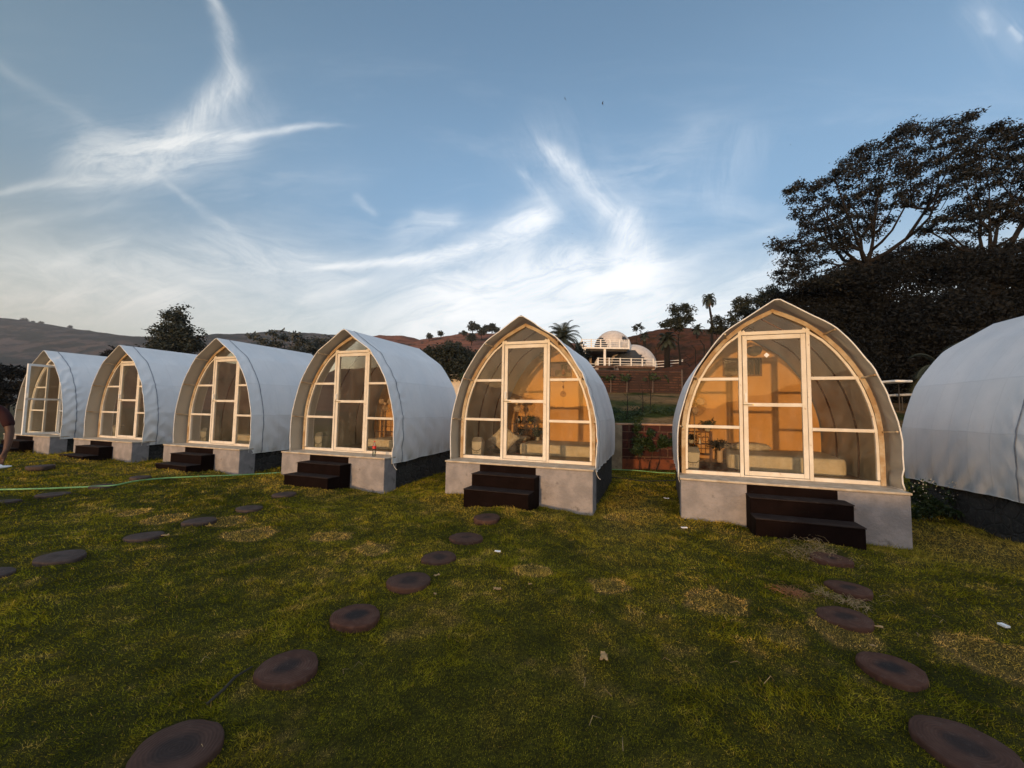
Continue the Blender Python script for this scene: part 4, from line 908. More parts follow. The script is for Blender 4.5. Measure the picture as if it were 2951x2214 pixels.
house_plant(6, -.50, 1.62, .005, 'pale tall vase of dark leafy stems at the left end of the mattress', 'vase', .22, 9, 'leafdark')
house_plant(6, -.66, 2.0, .555, 'small green plant trailing from the right end of the shelf in the nearest pod', 'pot', .12, 7, 'leafgreen')
house_plant(5, -.52, 1.98, .585, 'green plant in a yellow pot beside the kettle', 'yellow', .07, 6, 'leafgreen')
house_plant(5, -.36, 2.02, .005 + .21, 'blue green fern in a pale pot at the head of the middle pod mattress', 'pot', .26, 12)
house_plant(5, -.76, 2.0, .315, 'dark trailing plant on the middle board of the kettle shelf', 'pot', .07, 5, 'leafdark')
house_plant(6, -.95, 2.0, .315, 'small dark plant on the middle board of the nearest pod shelf', 'pot', .10, 6, 'leafdark')
MB().lathe([(.022, 0), (.004, .11)], n=12).build('white_cone', M['paper']); o = bpy.data.objects['white_cone']; tag(o, 'thin white cone ornament on the shelf of the nearest pod', 'ornament'); put(o, 6, -.80, 1.95, .315)
o = MB().box(-.38, -.5, 0, .38, .5, .008).build('rug', M['rug']); tag(o, 'dark red patterned rug beside the mattress in the nearest pod', 'rug'); put(o, 6, -.76, 1.05, .0055)
o = MB().box(-.38, -.5, 0, .38, .5, .008).build('rug', M['rug']); tag(o, 'dark red rug in front of the stool in the middle pod', 'rug'); put(o, 5, -.76, 1.30, .0055); o.scale = (1, .5, 1)
# hanging ornament in the middle pod (in front of the right middle pane, inside)
r = empty('hanging_ornament', (0, 0, 0), 0, 'red brown wooden bird and disc ornament hanging behind the right panes of the middle pod', 'hanging ornament')
MB().tube([(0, 0, 0), (0, 0, -1.0)], .0025, 5).build('cord', M['chime'], r)
MB().lathe([(.004, -.42), (.028, -.40), (.03, -.36), (.014, -.32), (.004, -.31)], n=12).build('bead', M['chime'], r, smooth=True)
mb = MB(); mb.add([(-.075, -.006, -.47), (-.04, -.006, -.53), (0, -.006, -.56), (.045, -.006, -.53), (.07, -.006, -.46), (.02, -.006, -.475), (0, -.006, -.45), (-.02, -.006, -.475)] + [(-.075, .006, -.47), (-.04, .006, -.53), (0, .006, -.56), (.045, .006, -.53), (.07, .006, -.46), (.02, .006, -.475), (0, .006, -.45), (-.02, .006, -.475)],
    [tuple(range(8)), tuple(range(15, 7, -1))] + [(i, 8 + i, 8 + (i + 1) % 8, (i + 1) % 8) for i in range(8)]); mb.build('carved_bird', M['chime'], r)
MB().lathe([(.006, -.66), (.018, -.64), (.006, -.60)], n=10).build('bead', M['chime'], r, smooth=True)
mb = MB()
for rad in (.048, .030, .012): mb.tube([(rad * math.cos(a), 0, -.76 + rad * math.sin(a)) for a in np.linspace(0, 2 * PI, 21)], .0075, 6)
mb.build('ringed_disc', M['chime'], r, smooth=True)
put(r, 5, .58, .40, 1.94)
# pendant lamps
for p, lb in ((6, 'round cloth lamp hanging under the ridge of the nearest pod'), (5, 'round cloth lamp hanging under the ridge of the middle pod')):
    r = empty('pendant_lamp', (0, 0, 0), 0, lb, 'pendant lamp'); MB().tube([(0, 0, 0), (0, 0, -.36)], .005, 5).build('cord', M['shade'], r)
    MB().lathe([(.01, -.35), (.09, -.36), (.125, -.42), (.09, -.49), (.02, -.52)], n=20).build('lamp_shade', M['shade'], r, smooth=True); put(r, p, 0, 1.2, 2.40)
o = MB().box(-.026, -.002, -.026, .026, .002, .026).build('door_sticker', M['paper']); tag(o, 'small white diamond sticker on the upper door glass of the nearest pod', 'sticker'); o.location = loc2w(6, -.08, -.016, 1.74); o.rotation_euler = (0, R(45), TH)
# bottle standing on the ledge
r = empty('drink_bottle', (0, 0, 0), 0, 'small clear bottle with a red label and red cap on the pod ledge', 'bottle')
MB().lathe([(.030, 0), (.034, .01), (.034, .10), (.030, .12), (.034, .14), (.034, .20), (.014, .25), (.012, .275)], n=18).build('bottle_body', M['clear'], r, smooth=True)
MB().lathe([(.028, .004), (.031, .012), (.031, .09)], n=14).build('drink', M['clear'], r)
MB().lathe([(.0355, .145), (.0355, .195)], n=18).build('bottle_label', M['redlabel'], r); MB().lathe([(.015, .272), (.015, .29)], n=12).build('cap', M['redlabel'], r); put(r, 4, .93, -.40, .001)

# ------------------------------------------------------------------ stepping slices
PATHN = {5: 'path to the middle pod', 6: 'path to the nearest pod', 4: 'path to the pod with the bottle', 3: 'path to the third pod from the left', 2: 'path to the second pod from the left'}
ORD = ['first', 'second', 'third', 'fourth', 'fifth', 'sixth', 'seventh']
for (u, v, r_, p, k) in STONES:
    P = onz(u, v, .03); z = gz1(P.x, P.y); P = onz(u, v, z + .036); rr = random.Random(u * 7 + v); mb = MB(); n = 36
    ph = [rr.uniform(0, 6.28) for _ in range(4)]
    def rad(a): return r_ * (1 + .05 * math.sin(2 * a + ph[0]) + .035 * math.sin(3 * a + ph[1]) + .014 * math.sin(7 * a + ph[2]) + .008 * math.sin(13 * a + ph[3]))
    prof = [(.96, -.09), (.985, -.04), (1.0, -.012), (.985, -.002), (.955, .001), (.6, .002), (.3, .002), (.05, .002)]; vs = []
    for j, (kk, zz) in enumerate(prof):
        for i in range(n):
            a = 2 * PI * i / n; jj = 1 + (.012 * rr.uniform(-1, 1) if j < 3 else 0); vs.append((rad(a) * kk * jj * math.cos(a), rad(a) * kk * jj * math.sin(a), zz))
    fs = [(j * n + i, j * n + (i + 1) % n, (j + 1) * n + (i + 1) % n, (j + 1) * n + i) for j in range(len(prof) - 1) for i in range(n)] + [tuple(range((len(prof) - 1) * n, len(prof) * n)), tuple(range(n - 1, -1, -1))]
    o = mb.add(vs, fs).build('stepping_slice', M['slice' if p in (5, 6) else 'slicegrey'], smooth=True); o.location = P; o.rotation_euler = (rr.uniform(-.02, .02), rr.uniform(-.02, .02), rr.uniform(0, 6.28))
    ex = ' with white scuffs' if (p, k) == (5, 5) else ''
    lab = 'log slice%s, %s from the steps on the %s' % (ex, ORD[k], PATHN[p])
    if (p, k) == (2, 0): lab = 'flat dark slice below the steps of the second pod from the left'
    tag(o, lab, 'stepping stone', 'log slice stepping stones')

# ------------------------------------------------------------------ grass blades
N = 900000
r_ = np.exp(rng.uniform(math.log(1.15), math.log(21), N)); an_ = rng.uniform(R(-60), R(60), N)
bx = r_ * np.sin(an_); by = r_ * np.cos(an_)
keep = np.ones(N, bool)
for (P, rad_) in SP: keep &= np.hypot(bx - P.x, by - P.y) > rad_ * 1.0
for p, (px, py, pz) in PODS.items():
    dx, dy = bx - px, by - py; lx = CT * dx + ST * dy; ly = -ST * dx + CT * dy
    keep &= ~((np.abs(lx) < 1.24) & (ly > -.50) & (ly < 2.4)); x0, x1 = STEPX[p]; keep &= ~((lx > x0) & (lx < x1) & (ly > -1.05) & (ly < 0))
keep &= ~((by > 10.6) & (bx > -1)) & (r_ * 1 > 0)
bx, by, r_ = bx[keep], by[keep], r_[keep]; N = len(bx)
bz = ground_z(bx, by); sz = .0098 * np.maximum(r_ / 2.2, .8) ** .62 * rng.uniform(.5, 1.35, N)
tuft = np.clip((fbm(bx * 3.2, by * 3.2, 131, 3) - .60) / .08, 0, 1); sz = sz * (1 + .8 * tuft)
for p, (px, py, pz) in PODS.items():    # longer unmown grass against the plinths
    dx, dy = bx - px, by - py; lx = CT * dx + ST * dy; ly = -ST * dx + CT * dy
    sz = sz * (1 + 1.0 * np.exp(-(np.maximum(np.abs(lx) - 1.1, 0) / .4) ** 2 - (np.clip(-ly - .5, 0, 9) / .22) ** 2) * (ly < 2.4))
dirn = rng.normal(0, 1, (N, 3)); flow = fbm(bx * .7, by * .7, 151, 2) * 2 * PI * 1.5
dirn[:, 0] += np.cos(flow) * .7; dirn[:, 1] += np.sin(flow) * .7; dirn[:, 2] = np.abs(dirn[:, 2]) * .5 + .55; dirn /= np.linalg.norm(dirn, axis=1)[:, None]
side = np.cross(dirn, rng.normal(0, 1, (N, 3))); side /= np.linalg.norm(side, axis=1)[:, None] + 1e-9
wb = (.0014 * np.maximum(r_ / 1.9, .8) ** .8)[:, None] * rng.uniform(.7, 1.4, (N, 1)); L = sz[:, None] * 1.5
B = np.stack([bx, by, bz - .004], 1)
gv = np.stack([B - side * wb, B + side * wb, B + dirn * L + np.array([0, 0, -.15]) * L * .0], 1).reshape(-1, 3); gfc = np.arange(N * 3).reshape(-1, 3)
bc = lawn_col(bx, by, rng.uniform(0, 1, N)) * np.array([2.0, 1.98, 1.6])
gb, T = new_mat('grass_blade'); an = T.n('ShaderNodeVertexColor'); an.layer_name = 'tone'; d_ = T.n('ShaderNodeBsdfDiffuse'); t_ = T.n('ShaderNodeBsdfTranslucent'); T.lk(an.outputs[0], d_.inputs[0]); T.lk(an.outputs[0], t_.inputs[0])
mx_ = T.n('ShaderNodeMixShader'); mx_.inputs[0].default_value = .25; T.lk(d_.outputs[0], mx_.inputs[1]); T.lk(t_.outputs[0], mx_.inputs[2]); o_ = T.n('ShaderNodeOutputMaterial'); T.lk(mx_.outputs[0], o_.inputs[0])
gr = fast_mesh('lawn_grass', gv, gfc, gb, tone=np.repeat(bc, 3, 0)); tag(gr, 'short olive green lawn grass covering the ground', 'grass', kind='stuff')

# ------------------------------------------------------------------ hose, pipes, litter
def on_ground(u, v, dz=0.0):
    P = onz(u, v, 0.0); 
    for _ in range(3): P = onz(u, v, gz1(P.x, P.y) + dz)
    return P
def hose(name, px, r, mat, lab, cat, dz=.03):
    pts = [on_ground(u, v, dz) for u, v in px]; sm = []
    for i in range(len(pts) - 1):
        a = pts[max(i - 1, 0)]; b = pts[i]; c = pts[i + 1]; d = pts[min(i + 2, len(pts) - 1)]
        for k in range(8):
            t = k / 8; sm.append(.5 * ((2 * b) + (-a + c) * t + (2 * a - 5 * b + 4 * c - d) * t * t + (-a + 3 * b - 3 * c + d) * t ** 3))
    o = MB().tube(sm, r, 6).build(name, mat, smooth=True); return tag(o, lab, cat)
hose('garden_hose', [(-60, 1059), (0, 1058), (90, 1056), (190, 1052), (245, 1049), (290, 1040), (345, 1034), (420, 1030), (500, 1027), (560, 1024), (612, 1021)], .014, M['hose'], 'pale green hose lying across the lawn on the left', 'hose')
hose('garden_hose', [(1318, 1014), (1340, 1015), (1380, 1017), (1420, 1021), (1462, 1023)], .012, M['hose'], 'green hose lying in the gap between the two nearest pods', 'hose')
hose('black_pipe', [(1318, 1031), (1350, 1034), (1385, 1039), (1430, 1039), (1465, 1037)], .010, M['pipe'], 'thin black pipe on the ground between the two nearest pods', 'pipe')
def scrap(name, u, v, w, h, mat, lab, cat, crumple=.3, t=.004, rz=0.0):
    P = on_ground(u, v, .028); rr = random.Random(u); n = 5; vs = []
    for i in range(n):
        for j in range(n):
            e = 1 - .3 * rr.random() * (1 if crumple > .1 else 0); vs.append(((-.5 + i / (n - 1)) * w * e, (-.5 + j / (n - 1)) * h * e, rr.uniform(0, crumple) * min(w, h) * .5))
    fs = [(i * n + j, (i + 1) * n + j, (i + 1) * n + j + 1, i * n + j + 1) for i in range(n - 1) for j in range(n - 1)]
    o = MB().add(vs, fs).build(name, mat); sl = o.modifiers.new('thick', 'SOLIDIFY'); sl.thickness = t; o.location = P; o.rotation_euler = (0, 0, rz); return tag(o, lab, cat)
scrap('paper_scrap', 1075, 1192, .065, .05, M['paper'], 'torn white paper scrap on the lawn right of the middle pod path', 'paper', .6)
scrap('paper_scrap', 1478, 1139, .075, .03, M['paper'], 'small white card on the grass in front of the left corner of the nearest pod', 'paper', .03, .008)
scrap('paper_scrap', 2168, 1349, .035, .05, M['paper'], 'white square packet on the grass near the right edge', 'packet', .03, .012)
scrap('paper_scrap', 1440, 1077, .10, .05, M['paper'], 'white rag on the ground between the two nearest pods', 'rag', .5)
M['dryleaf'] = pmat('dry_leaf', (.36, .24, .11), (.24, .14, .06), 20, rough=.8)
for i, (u, v, s, lb) in enumerate([(1074, 1273, .06, 'crumpled tan leaf right of the middle pod path'), (1305, 1419, .07, 'curled dry leaf in the middle of the open lawn'), (1898, 1355, .05, 'pale dry leaf beside the third slice of the right path'),
      (944, 1243, .05, 'brown leaf beside the fourth slice of the middle path'), (940, 1283, .03, 'tiny pale leaf below the fourth slice of the middle path'), (1145, 1262, .03, 'tan leaf under the ringed bare patch'), (1747, 1169, .035, 'yellow leaf in front of the dark steps of the nearest pod'), (1885, 1395, .03, 'tiny leaf above the fourth slice of the right path'), (357, 1157, .06, 'grey leaf touching the fourth slice of the far left path')]):
    scrap('dry_leaf', u, v, s * 1.2, s * .7, M['dryleaf'], lb, 'dry leaf', .6, .002, i * 1.3)['group'] = 'fallen dry leaves'
a, b = on_ground(447, 1521, .02), on_ground(545, 1440, .02); o = MB().tube([a, a.lerp(b, .3) + Vector((.01, 0, .012)), a.lerp(b, .6) + Vector((-.006, 0, .014)), b], [.006, .008, .007, .004], 6).build('stick', M['stick']); tag(o, 'thin dark stick lying between the two nearest slices on the left', 'stick')
# dry grass wisps near the right path
def wisps(name, spots, n, ln, lab, cat, mat, spread=.12, up=.25):
    mb = MB(); rr = random.Random(n)
    for (u, v) in spots:
        P = on_ground(u, v, .02)
        for _ in range(n):
            a = rr.uniform(0, 6.28); q = P + Vector((rr.gauss(0, spread), rr.gauss(0, spread), 0)); q.z = gz1(q.x, q.y) + .015; l = ln * rr.uniform(.5, 1.2); d = Vector((math.cos(a), math.sin(a), rr.uniform(.05, up) * 1.4))
            m_ = q + d * l * .5 + Vector((rr.uniform(-.02, .02), rr.uniform(-.02, .02), .02)); e = q + d * l; e.z = max(e.z - .02 * rr.random(), q.z + .005); mb.tube([q, m_, e], [.0016, .0014, .0006], 3, caps=False)
    o = mb.build(name, mat); return tag(o, lab, cat, kind='stuff')
M['straw'] = pmat('straw', (.34, .25, .13), (.22, .15, .08), 20, rough=.9)
M['redstraw'] = pmat('red_straw', (.26, .10, .05), (.20, .12, .05), 20, rough=.9)
wisps('dry_twigs', [(1745, 1168), (1765, 1185), (1735, 1200), (1775, 1200)], 60, .12, 'tangle of dry pale twigs beside the first slice of the right path', 'dry twigs', M['straw'], .10, .5)
wisps('dry_straw', [(1700, 1276), (1712, 1283)], 45, .12, 'reddish clump of cut dry straw left of the right path', 'dry straw', M['redstraw'], .035, .1)
wisps('dry_straw', [(1785, 1283), (1835, 1302), (1850, 1306)], 30, .11, 'pale straw wisps between the second and third slices of the right path', 'dry straw', M['straw'], .035, .1)
wisps('dry_stalks', [(2000, 1340), (2060, 1320), (2110, 1330), (1990, 1290), (1560, 1420), (1300, 1350), (1250, 1560), (800, 1410), (560, 1470), (1650, 1500), (1330, 1500)], 2, .075, 'single dry stalks scattered over the lawn', 'dry stalks', M['straw'], .22, .2)

# ------------------------------------------------------------------ masonry wall and bank behind the pods
def wallbox(name, a, b, z0, z1, th, mat, lab, cat, parent=None, bevel=.01):
    """box from a to b (xy), local x along it so that brick textures run along"""
    a = Vector((a[0], a[1], 0)); b = Vector((b[0], b[1], 0)); l = (b - a).length; o = MB().box(0, -th / 2, 0, l, th / 2, z1 - z0).build(name, mat, parent, bevel=bevel); o.location = (a.x, a.y, z0); o.rotation_euler = (0, 0, math.atan2(b.y - a.y, b.x - a.x))
    if lab: tag(o, lab, cat)
    return o
bw = empty('block_wall', (3.2, 10.7, 0), 0, 'low red laterite block wall between the two nearest pods', 'wall')
xl = at(1341, 915, 10.7).x
o = wallbox('red_blocks', (xl, 10.7), (13, 10.7), -.1, 1.155, .22, M['laterite'], None, None, bw); o.location -= bw.location
o = wallbox('mortar_cap', (-2.0, 10.7), (13, 10.7), 1.156, 1.20, .24, pmat('cap_mortar', (.42, .26, .17), (.26, .16, .10), 6, rough=.95, bump=.4, bscale=30), None, None, bw); o.location -= bw.location
o = wallbox('plastered_pier', (-2.0, 10.69), (xl - .001, 10.69), -.1, 1.155, .26, pmat('rough_pale_plaster', (.30, .25, .17), (.20, .16, .11), 5, rough=.95, bump=.6, bscale=12, bdist=.02, c3=(.08, .06, .04), s3=9, lo3=.6, hi3=.75), None, None, bw); o.location -= bw.location
mb = MB()
o = wallbox('footing_plaster', (xl - .0, 10.58), (13, 10.58), -.1, .29, .03, pmat('orange_plaster', (.17, .052, .022), (.11, .036, .018), 5, rough=.95, c3=(.03, .015, .01), s3=5, lo3=.5, hi3=.7), None, None, bw); o.location -= bw.location
# weep pipes
for u, v in ((1933, 1250), (1892, 1299)):
    P = at(u * .7496, v * .7496, 10.58); q = MB().tube([(P.x, 10.5, P.z), (P.x, 10.62, P.z)], .028, 10).build('drain_hole', M['dark'], bw); q.location = -bw.location
# rubble chips at the wall foot
for i, (u, v) in enumerate([(1343, 1006), (1355, 1009), (1366, 1007), (1377, 1005), (1352, 1003), (1395, 1006), (1424, 1007), (1437, 1008)]):
    P = on_ground(u, v, 0); rr = random.Random(i); mb = MB(); mb.lathe([(.5, -.3), (1, 0), (.8, .5), (.3, .8)], n=6); o = mb.build('stone_chip', M['concrete']); s = rr.uniform(.035, .065); o.scale = (s * rr.uniform(.8, 1.5), s, s * .8); o.location = (P.x, P.y, P.z + .01); o.rotation_euler = (0, 0, i)
    tag(o, 'pale stone chip at the foot of the block wall, %s from the left' % ['first', 'third', 'fourth', 'fifth', 'second', 'sixth', 'seventh', 'eighth'][i], 'stone', 'stone chips at the foot of the block wall')
# dry slab terrace wall under the domes
tw = empty('terrace_wall', (0, 27, 0), 0, 'long dark brown dry slab retaining wall below the white railings', 'wall'); zt0 = at(1600, 846, 27).z; zt1 = at(1600, 805, 27).z
x0t, x1t = at(1200, 830, 27).x, at(1474, 830, 27).x
o = MB().box(x0t, 26.85, 2.0, x1t, 27.4, zt1).build('slab_courses', M['dryslab'], tw, bevel=.05); o.location = (0, -27, 0)
# ------------------------------------------------------------------ generic trees
def tree(name, lab, cat, base, lobes, n_leaf, leaf, mats, trunk_r, group=None, seed=1, per=26, droop=.25, aspect=.42, lean=None, limb=True, fork=.35, flat=1.0, twig=True, bark='bark', shell=.5, csz=None):
    """lobes: list of (centre, (rx,ry,rz)) in world metres"""
    rr = np.random.default_rng(seed); base = Vector(base); root = empty(name, base, 0, lab, cat, group)
    cen = np.array([list(c) for c, _ in lobes]); rad_ = np.array([list(r) for _, r in lobes]); vol = rad_.prod(1) ** (2 / 3); share = vol / vol.sum()
    clusters = []; own = []
    ncl = max(8, n_leaf // per)
    for i in range(len(lobes)):
        k = max(2, int(ncl * share[i])); d = rr.normal(0, 1, (k, 3)); d /= np.linalg.norm(d, axis=1)[:, None]; rad1 = rr.uniform(0, 1, k) ** shell
        c = cen[i] + d * rad1[:, None] * rad_[i] * (1 + .22 * rr.normal(0, 1, k)[:, None]); clusters.append(c); own += [i] * k
    cl = np.concatenate(clusters); own = np.array(own)
    csz = rad_.mean() * .16 if csz is None else csz
    v, f, tn = leaves(cl - np.array(base), per, np.array([csz * 1.25, csz * 1.25, csz * .6 * flat]), leaf, rr, droop, aspect)
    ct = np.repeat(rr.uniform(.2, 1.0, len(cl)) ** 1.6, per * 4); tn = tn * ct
    fast_mesh('foliage', v, f, mats, root, tn)
    # wood
    mb = MB(); cb = Vector(cen.mean(0)) - base; forkp = Vector((cb.x * .35, cb.y * .35, cb.z * fork)) if lean is None else Vector(lean)
    n = 7; pts = []
    for i in range(n): t = i / (n - 1); pts.append(Vector((forkp.x * t ** 1.4 + trunk_r * .6 * math.sin(t * 5 + seed), forkp.y * t ** 1.4, forkp.z * t)))
    pts[0].z -= .3
    mb.tube(pts, [trunk_r * (1.25 - .5 * i / (n - 1)) for i in range(n)], 9)
    if limb:
        order = sorted(range(len(lobes)), key=lambda i: (Vector(cen[i]) - base - pts[-1]).length); nodes_ = [(Vector(pts[-1]), trunk_r * .72, 0)]
        for i in order:
            c = Vector(cen[i]) - base; best = min(nodes_, key=lambda q: (q[0] - c).length + .45 * (q[0] - pts[-1]).length + q[2] * .15 * (c - pts[-1]).length); s_ = best[0]
            m1 = s_.lerp(c, .5) + Vector((rr.normal(0, .07), rr.normal(0, .07), -.12 + rr.normal(0, .05))) * (c - s_).length; r0 = best[1] * .82
            mb.tube([s_, s_.lerp(m1, .5) + Vector((0, 0, -.03)) * (c - s_).length, m1, c], [r0, r0 * .85, r0 * .66, r0 * .42], 6); nodes_.append((c, r0 * .5, best[2] + 1)); nodes_.append((m1, r0 * .66, best[2] + .5))
            if twig:
                ids = np.where(own == i)[0]; ids = rr.permutation(ids)[:max(3, min(16, len(ids) // 2))]
                for j in ids:
                    e = Vector(cl[j]) - base; s0 = m1.lerp(c, rr.uniform(.2, 1)); mm = s0.lerp(e, .5) + Vector(rr.normal(0, .05, 3)) * (e - s0).length; mb.tube([s0, mm, e], [r0 * .3, r0 * .2, r0 * .08], 4, caps=False)
    mb.build('trunk', M[bark], root, smooth=True)
    return root
def px_lobes(lst, Y, ry=None, jit=1.2, seed=0, kv=1.0):
    rr = random.Random(seed); out = []
    for q in lst:
        u, v, ru = q[:3]; rv = q[3] if len(q) > 3 else ru * .75; dy = rr.uniform(-jit, jit); YY = Y + dy; c = at(u, v, YY); s = YY / 877
        out.append((c, (ru * s, (ry or ru * s * .9), rv * s * kv)))
    return out
def inpoly(x, y, poly):
    c = False; j = len(poly) - 1
    for i in range(len(poly)):
        if (poly[i][1] > y) != (poly[j][1] > y) and x < (poly[j][0] - poly[i][0]) * (y - poly[i][1]) / (poly[j][1] - poly[i][1]) + poly[i][0]: c = not c
        j = i
    return c
def crown(poly, gaps, Y, sp, ru, rv, seed, thick=1.7):
    """many small leaf masses spread through the crown's volume, keeping the sky gaps open"""
    rr = random.Random(seed); xs = [p[0] for p in poly]; ys = [p[1] for p in poly]; pts = []
    for _ in range(9000):
        u, v = rr.uniform(min(xs), max(xs)), rr.uniform(min(ys), max(ys))
        if not inpoly(u, v, poly) or any(((u - g[0]) / g[2]) ** 2 + ((v - g[1]) / g[3]) ** 2 < 1 for g in gaps): continue
        if all(((u - a) / sp) ** 2 + ((v - b) / (sp * .62)) ** 2 > 1 for a, b in pts): pts.append((u, v))
    out = []
    for (u, v) in pts:
        k = rr.uniform(.7, 1.25); YY = Y + rr.uniform(-thick, thick); s = YY / 877; out.append((at(u, v, YY), (ru * s * k, ru * s * k, rv * s * k)))
    return out
def z6(pts): return [((2150 + a / 2.372) * .7496, (300 + b / 2.372) * .7496) for a, b in pts]
P1 = z6([(260, 590), (350, 555), (480, 560), (560, 510), (650, 440), (700, 360), (760, 285), (830, 290), (890, 250), (1000, 215), (1090, 145), (1200, 165), (1310, 130), (1380, 150), (1470, 95), (1540, 70), (1560, 95), (1500, 190), (1520, 225), (1440, 270), (1400, 420), (1450, 560), (1400, 650), (1250, 730), (1150, 690), (1050, 690), (900, 730), (1000, 790), (900, 880), (760, 950), (690, 1000), (480, 1000), (560, 1050), (480, 1170), (400, 1240), (215, 1200), (215, 1120), (240, 1050), (195, 950), (280, 910), (370, 900), (400, 830), (310, 780), (310, 700), (290, 640)])
G1 = [((2150 + a / 2.372) * .7496, (300 + b / 2.372) * .7496, c / 2.372 * .7496, d / 2.372 * .7496) for a, b, c, d in [(950, 665, 70, 40), (1190, 260, 75, 50), (1340, 700, 70, 45), (620, 800, 30, 25), (1000, 870, 130, 70), (700, 1040, 90, 30), (1200, 470, 40, 30), (430, 1080, 60, 30)]]
P2 = z6([(1500, 310), (1570, 255), (1660, 240), (1670, 160), (1800, 110), (1900, 140), (2100, 110), (2350, 200), (2500, 500), (2450, 900), (2000, 780), (1850, 780), (1750, 830), (1600, 880), (1400, 860), (1180, 870), (1190, 820), (1300, 770), (1400, 720), (1480, 660), (1420, 560), (1480, 460), (1430, 380)])
G2 = [((2150 + a / 2.372) * .7496, (300 + b / 2.372) * .7496, c / 2.372 * .7496, d / 2.372 * .7496) for a, b, c, d in [(1560, 560, 40, 30), (1690, 700, 50, 35), (1840, 880, 120, 70), (1480, 640, 60, 50), (1850, 640, 40, 30)]]
LOW = [(1905, 560, 40, 18), (1965, 540, 36, 18), (1845, 592, 42, 18), (1785, 606, 40, 18), (2030, 532, 40, 18), (1935, 585, 40, 20), (1998, 560, 40, 20)]
# the big spreading tree and its neighbours on the right
T1 = [(1745, 425, 42, 24), (1792, 395, 40, 22), (1770, 470, 48, 28), (1722, 528, 40, 20), (1735, 600, 44, 18), (1838, 430, 55, 34), (1830, 480, 50, 32), (1858, 350, 40, 22), (1905, 318, 44, 22), (1950, 292, 36, 16), (1990, 310, 44, 20), (2045, 275, 44, 16), (2085, 258, 20, 8), (1905, 400, 55, 30), (1960, 380, 42, 22), (2020, 360, 40, 20), (1770, 545, 36, 16), (1900, 455, 40, 26), (1990, 440, 45, 20), (1700, 570, 24, 12), (2050, 420, 40, 22), (1900, 565, 50, 24), (1965, 548, 50, 22), (1845, 590, 45, 22), (1785, 600, 45, 20), (2030, 540, 50, 22)]
b = at(1868, 560, 19); base = Vector((at(1890, 860, 19).x, 19, .8))
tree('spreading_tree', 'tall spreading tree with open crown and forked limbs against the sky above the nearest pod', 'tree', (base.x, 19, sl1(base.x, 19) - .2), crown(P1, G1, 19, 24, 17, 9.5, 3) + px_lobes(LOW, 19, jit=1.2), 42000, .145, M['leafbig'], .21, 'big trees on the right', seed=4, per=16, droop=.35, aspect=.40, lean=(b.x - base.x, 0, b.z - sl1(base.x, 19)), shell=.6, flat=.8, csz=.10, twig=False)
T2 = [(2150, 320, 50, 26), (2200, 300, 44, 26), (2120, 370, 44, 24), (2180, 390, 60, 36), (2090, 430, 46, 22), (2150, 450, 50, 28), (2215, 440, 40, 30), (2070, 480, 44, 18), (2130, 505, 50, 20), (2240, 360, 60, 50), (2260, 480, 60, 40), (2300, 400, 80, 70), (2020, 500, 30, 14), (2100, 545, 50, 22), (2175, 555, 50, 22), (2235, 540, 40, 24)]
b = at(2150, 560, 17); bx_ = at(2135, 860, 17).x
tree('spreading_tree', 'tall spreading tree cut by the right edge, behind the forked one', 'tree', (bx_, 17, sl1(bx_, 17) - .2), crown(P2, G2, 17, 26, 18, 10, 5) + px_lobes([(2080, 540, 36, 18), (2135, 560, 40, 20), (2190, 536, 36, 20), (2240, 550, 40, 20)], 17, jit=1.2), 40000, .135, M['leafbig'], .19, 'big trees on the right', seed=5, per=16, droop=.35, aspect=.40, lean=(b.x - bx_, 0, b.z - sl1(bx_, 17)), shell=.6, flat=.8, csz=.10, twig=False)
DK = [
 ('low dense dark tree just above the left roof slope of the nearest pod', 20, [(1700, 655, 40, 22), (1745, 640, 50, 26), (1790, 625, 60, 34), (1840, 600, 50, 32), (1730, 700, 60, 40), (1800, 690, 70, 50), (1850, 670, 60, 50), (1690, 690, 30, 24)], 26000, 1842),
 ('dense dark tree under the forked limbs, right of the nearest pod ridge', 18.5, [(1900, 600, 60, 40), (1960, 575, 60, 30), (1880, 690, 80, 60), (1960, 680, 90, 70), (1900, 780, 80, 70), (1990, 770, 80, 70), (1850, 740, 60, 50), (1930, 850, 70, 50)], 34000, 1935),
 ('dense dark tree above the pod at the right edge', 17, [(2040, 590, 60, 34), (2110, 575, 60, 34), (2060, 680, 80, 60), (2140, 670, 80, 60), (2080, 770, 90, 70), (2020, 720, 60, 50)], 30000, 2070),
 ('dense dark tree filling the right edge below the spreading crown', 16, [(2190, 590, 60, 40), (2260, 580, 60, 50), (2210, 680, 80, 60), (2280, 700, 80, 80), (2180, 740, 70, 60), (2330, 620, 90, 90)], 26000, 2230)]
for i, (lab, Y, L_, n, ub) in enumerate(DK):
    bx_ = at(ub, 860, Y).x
    tree('dark_tree', lab, 'tree', (bx_, Y, sl1(bx_, Y) - .2), px_lobes(L_, Y, jit=1.0, seed=20 + i), int(n * 1.5), .155, M['leafdark'], .2, 'dense dark trees on the right', seed=30 + i, per=20, droop=.35, aspect=.45, shell=.38)
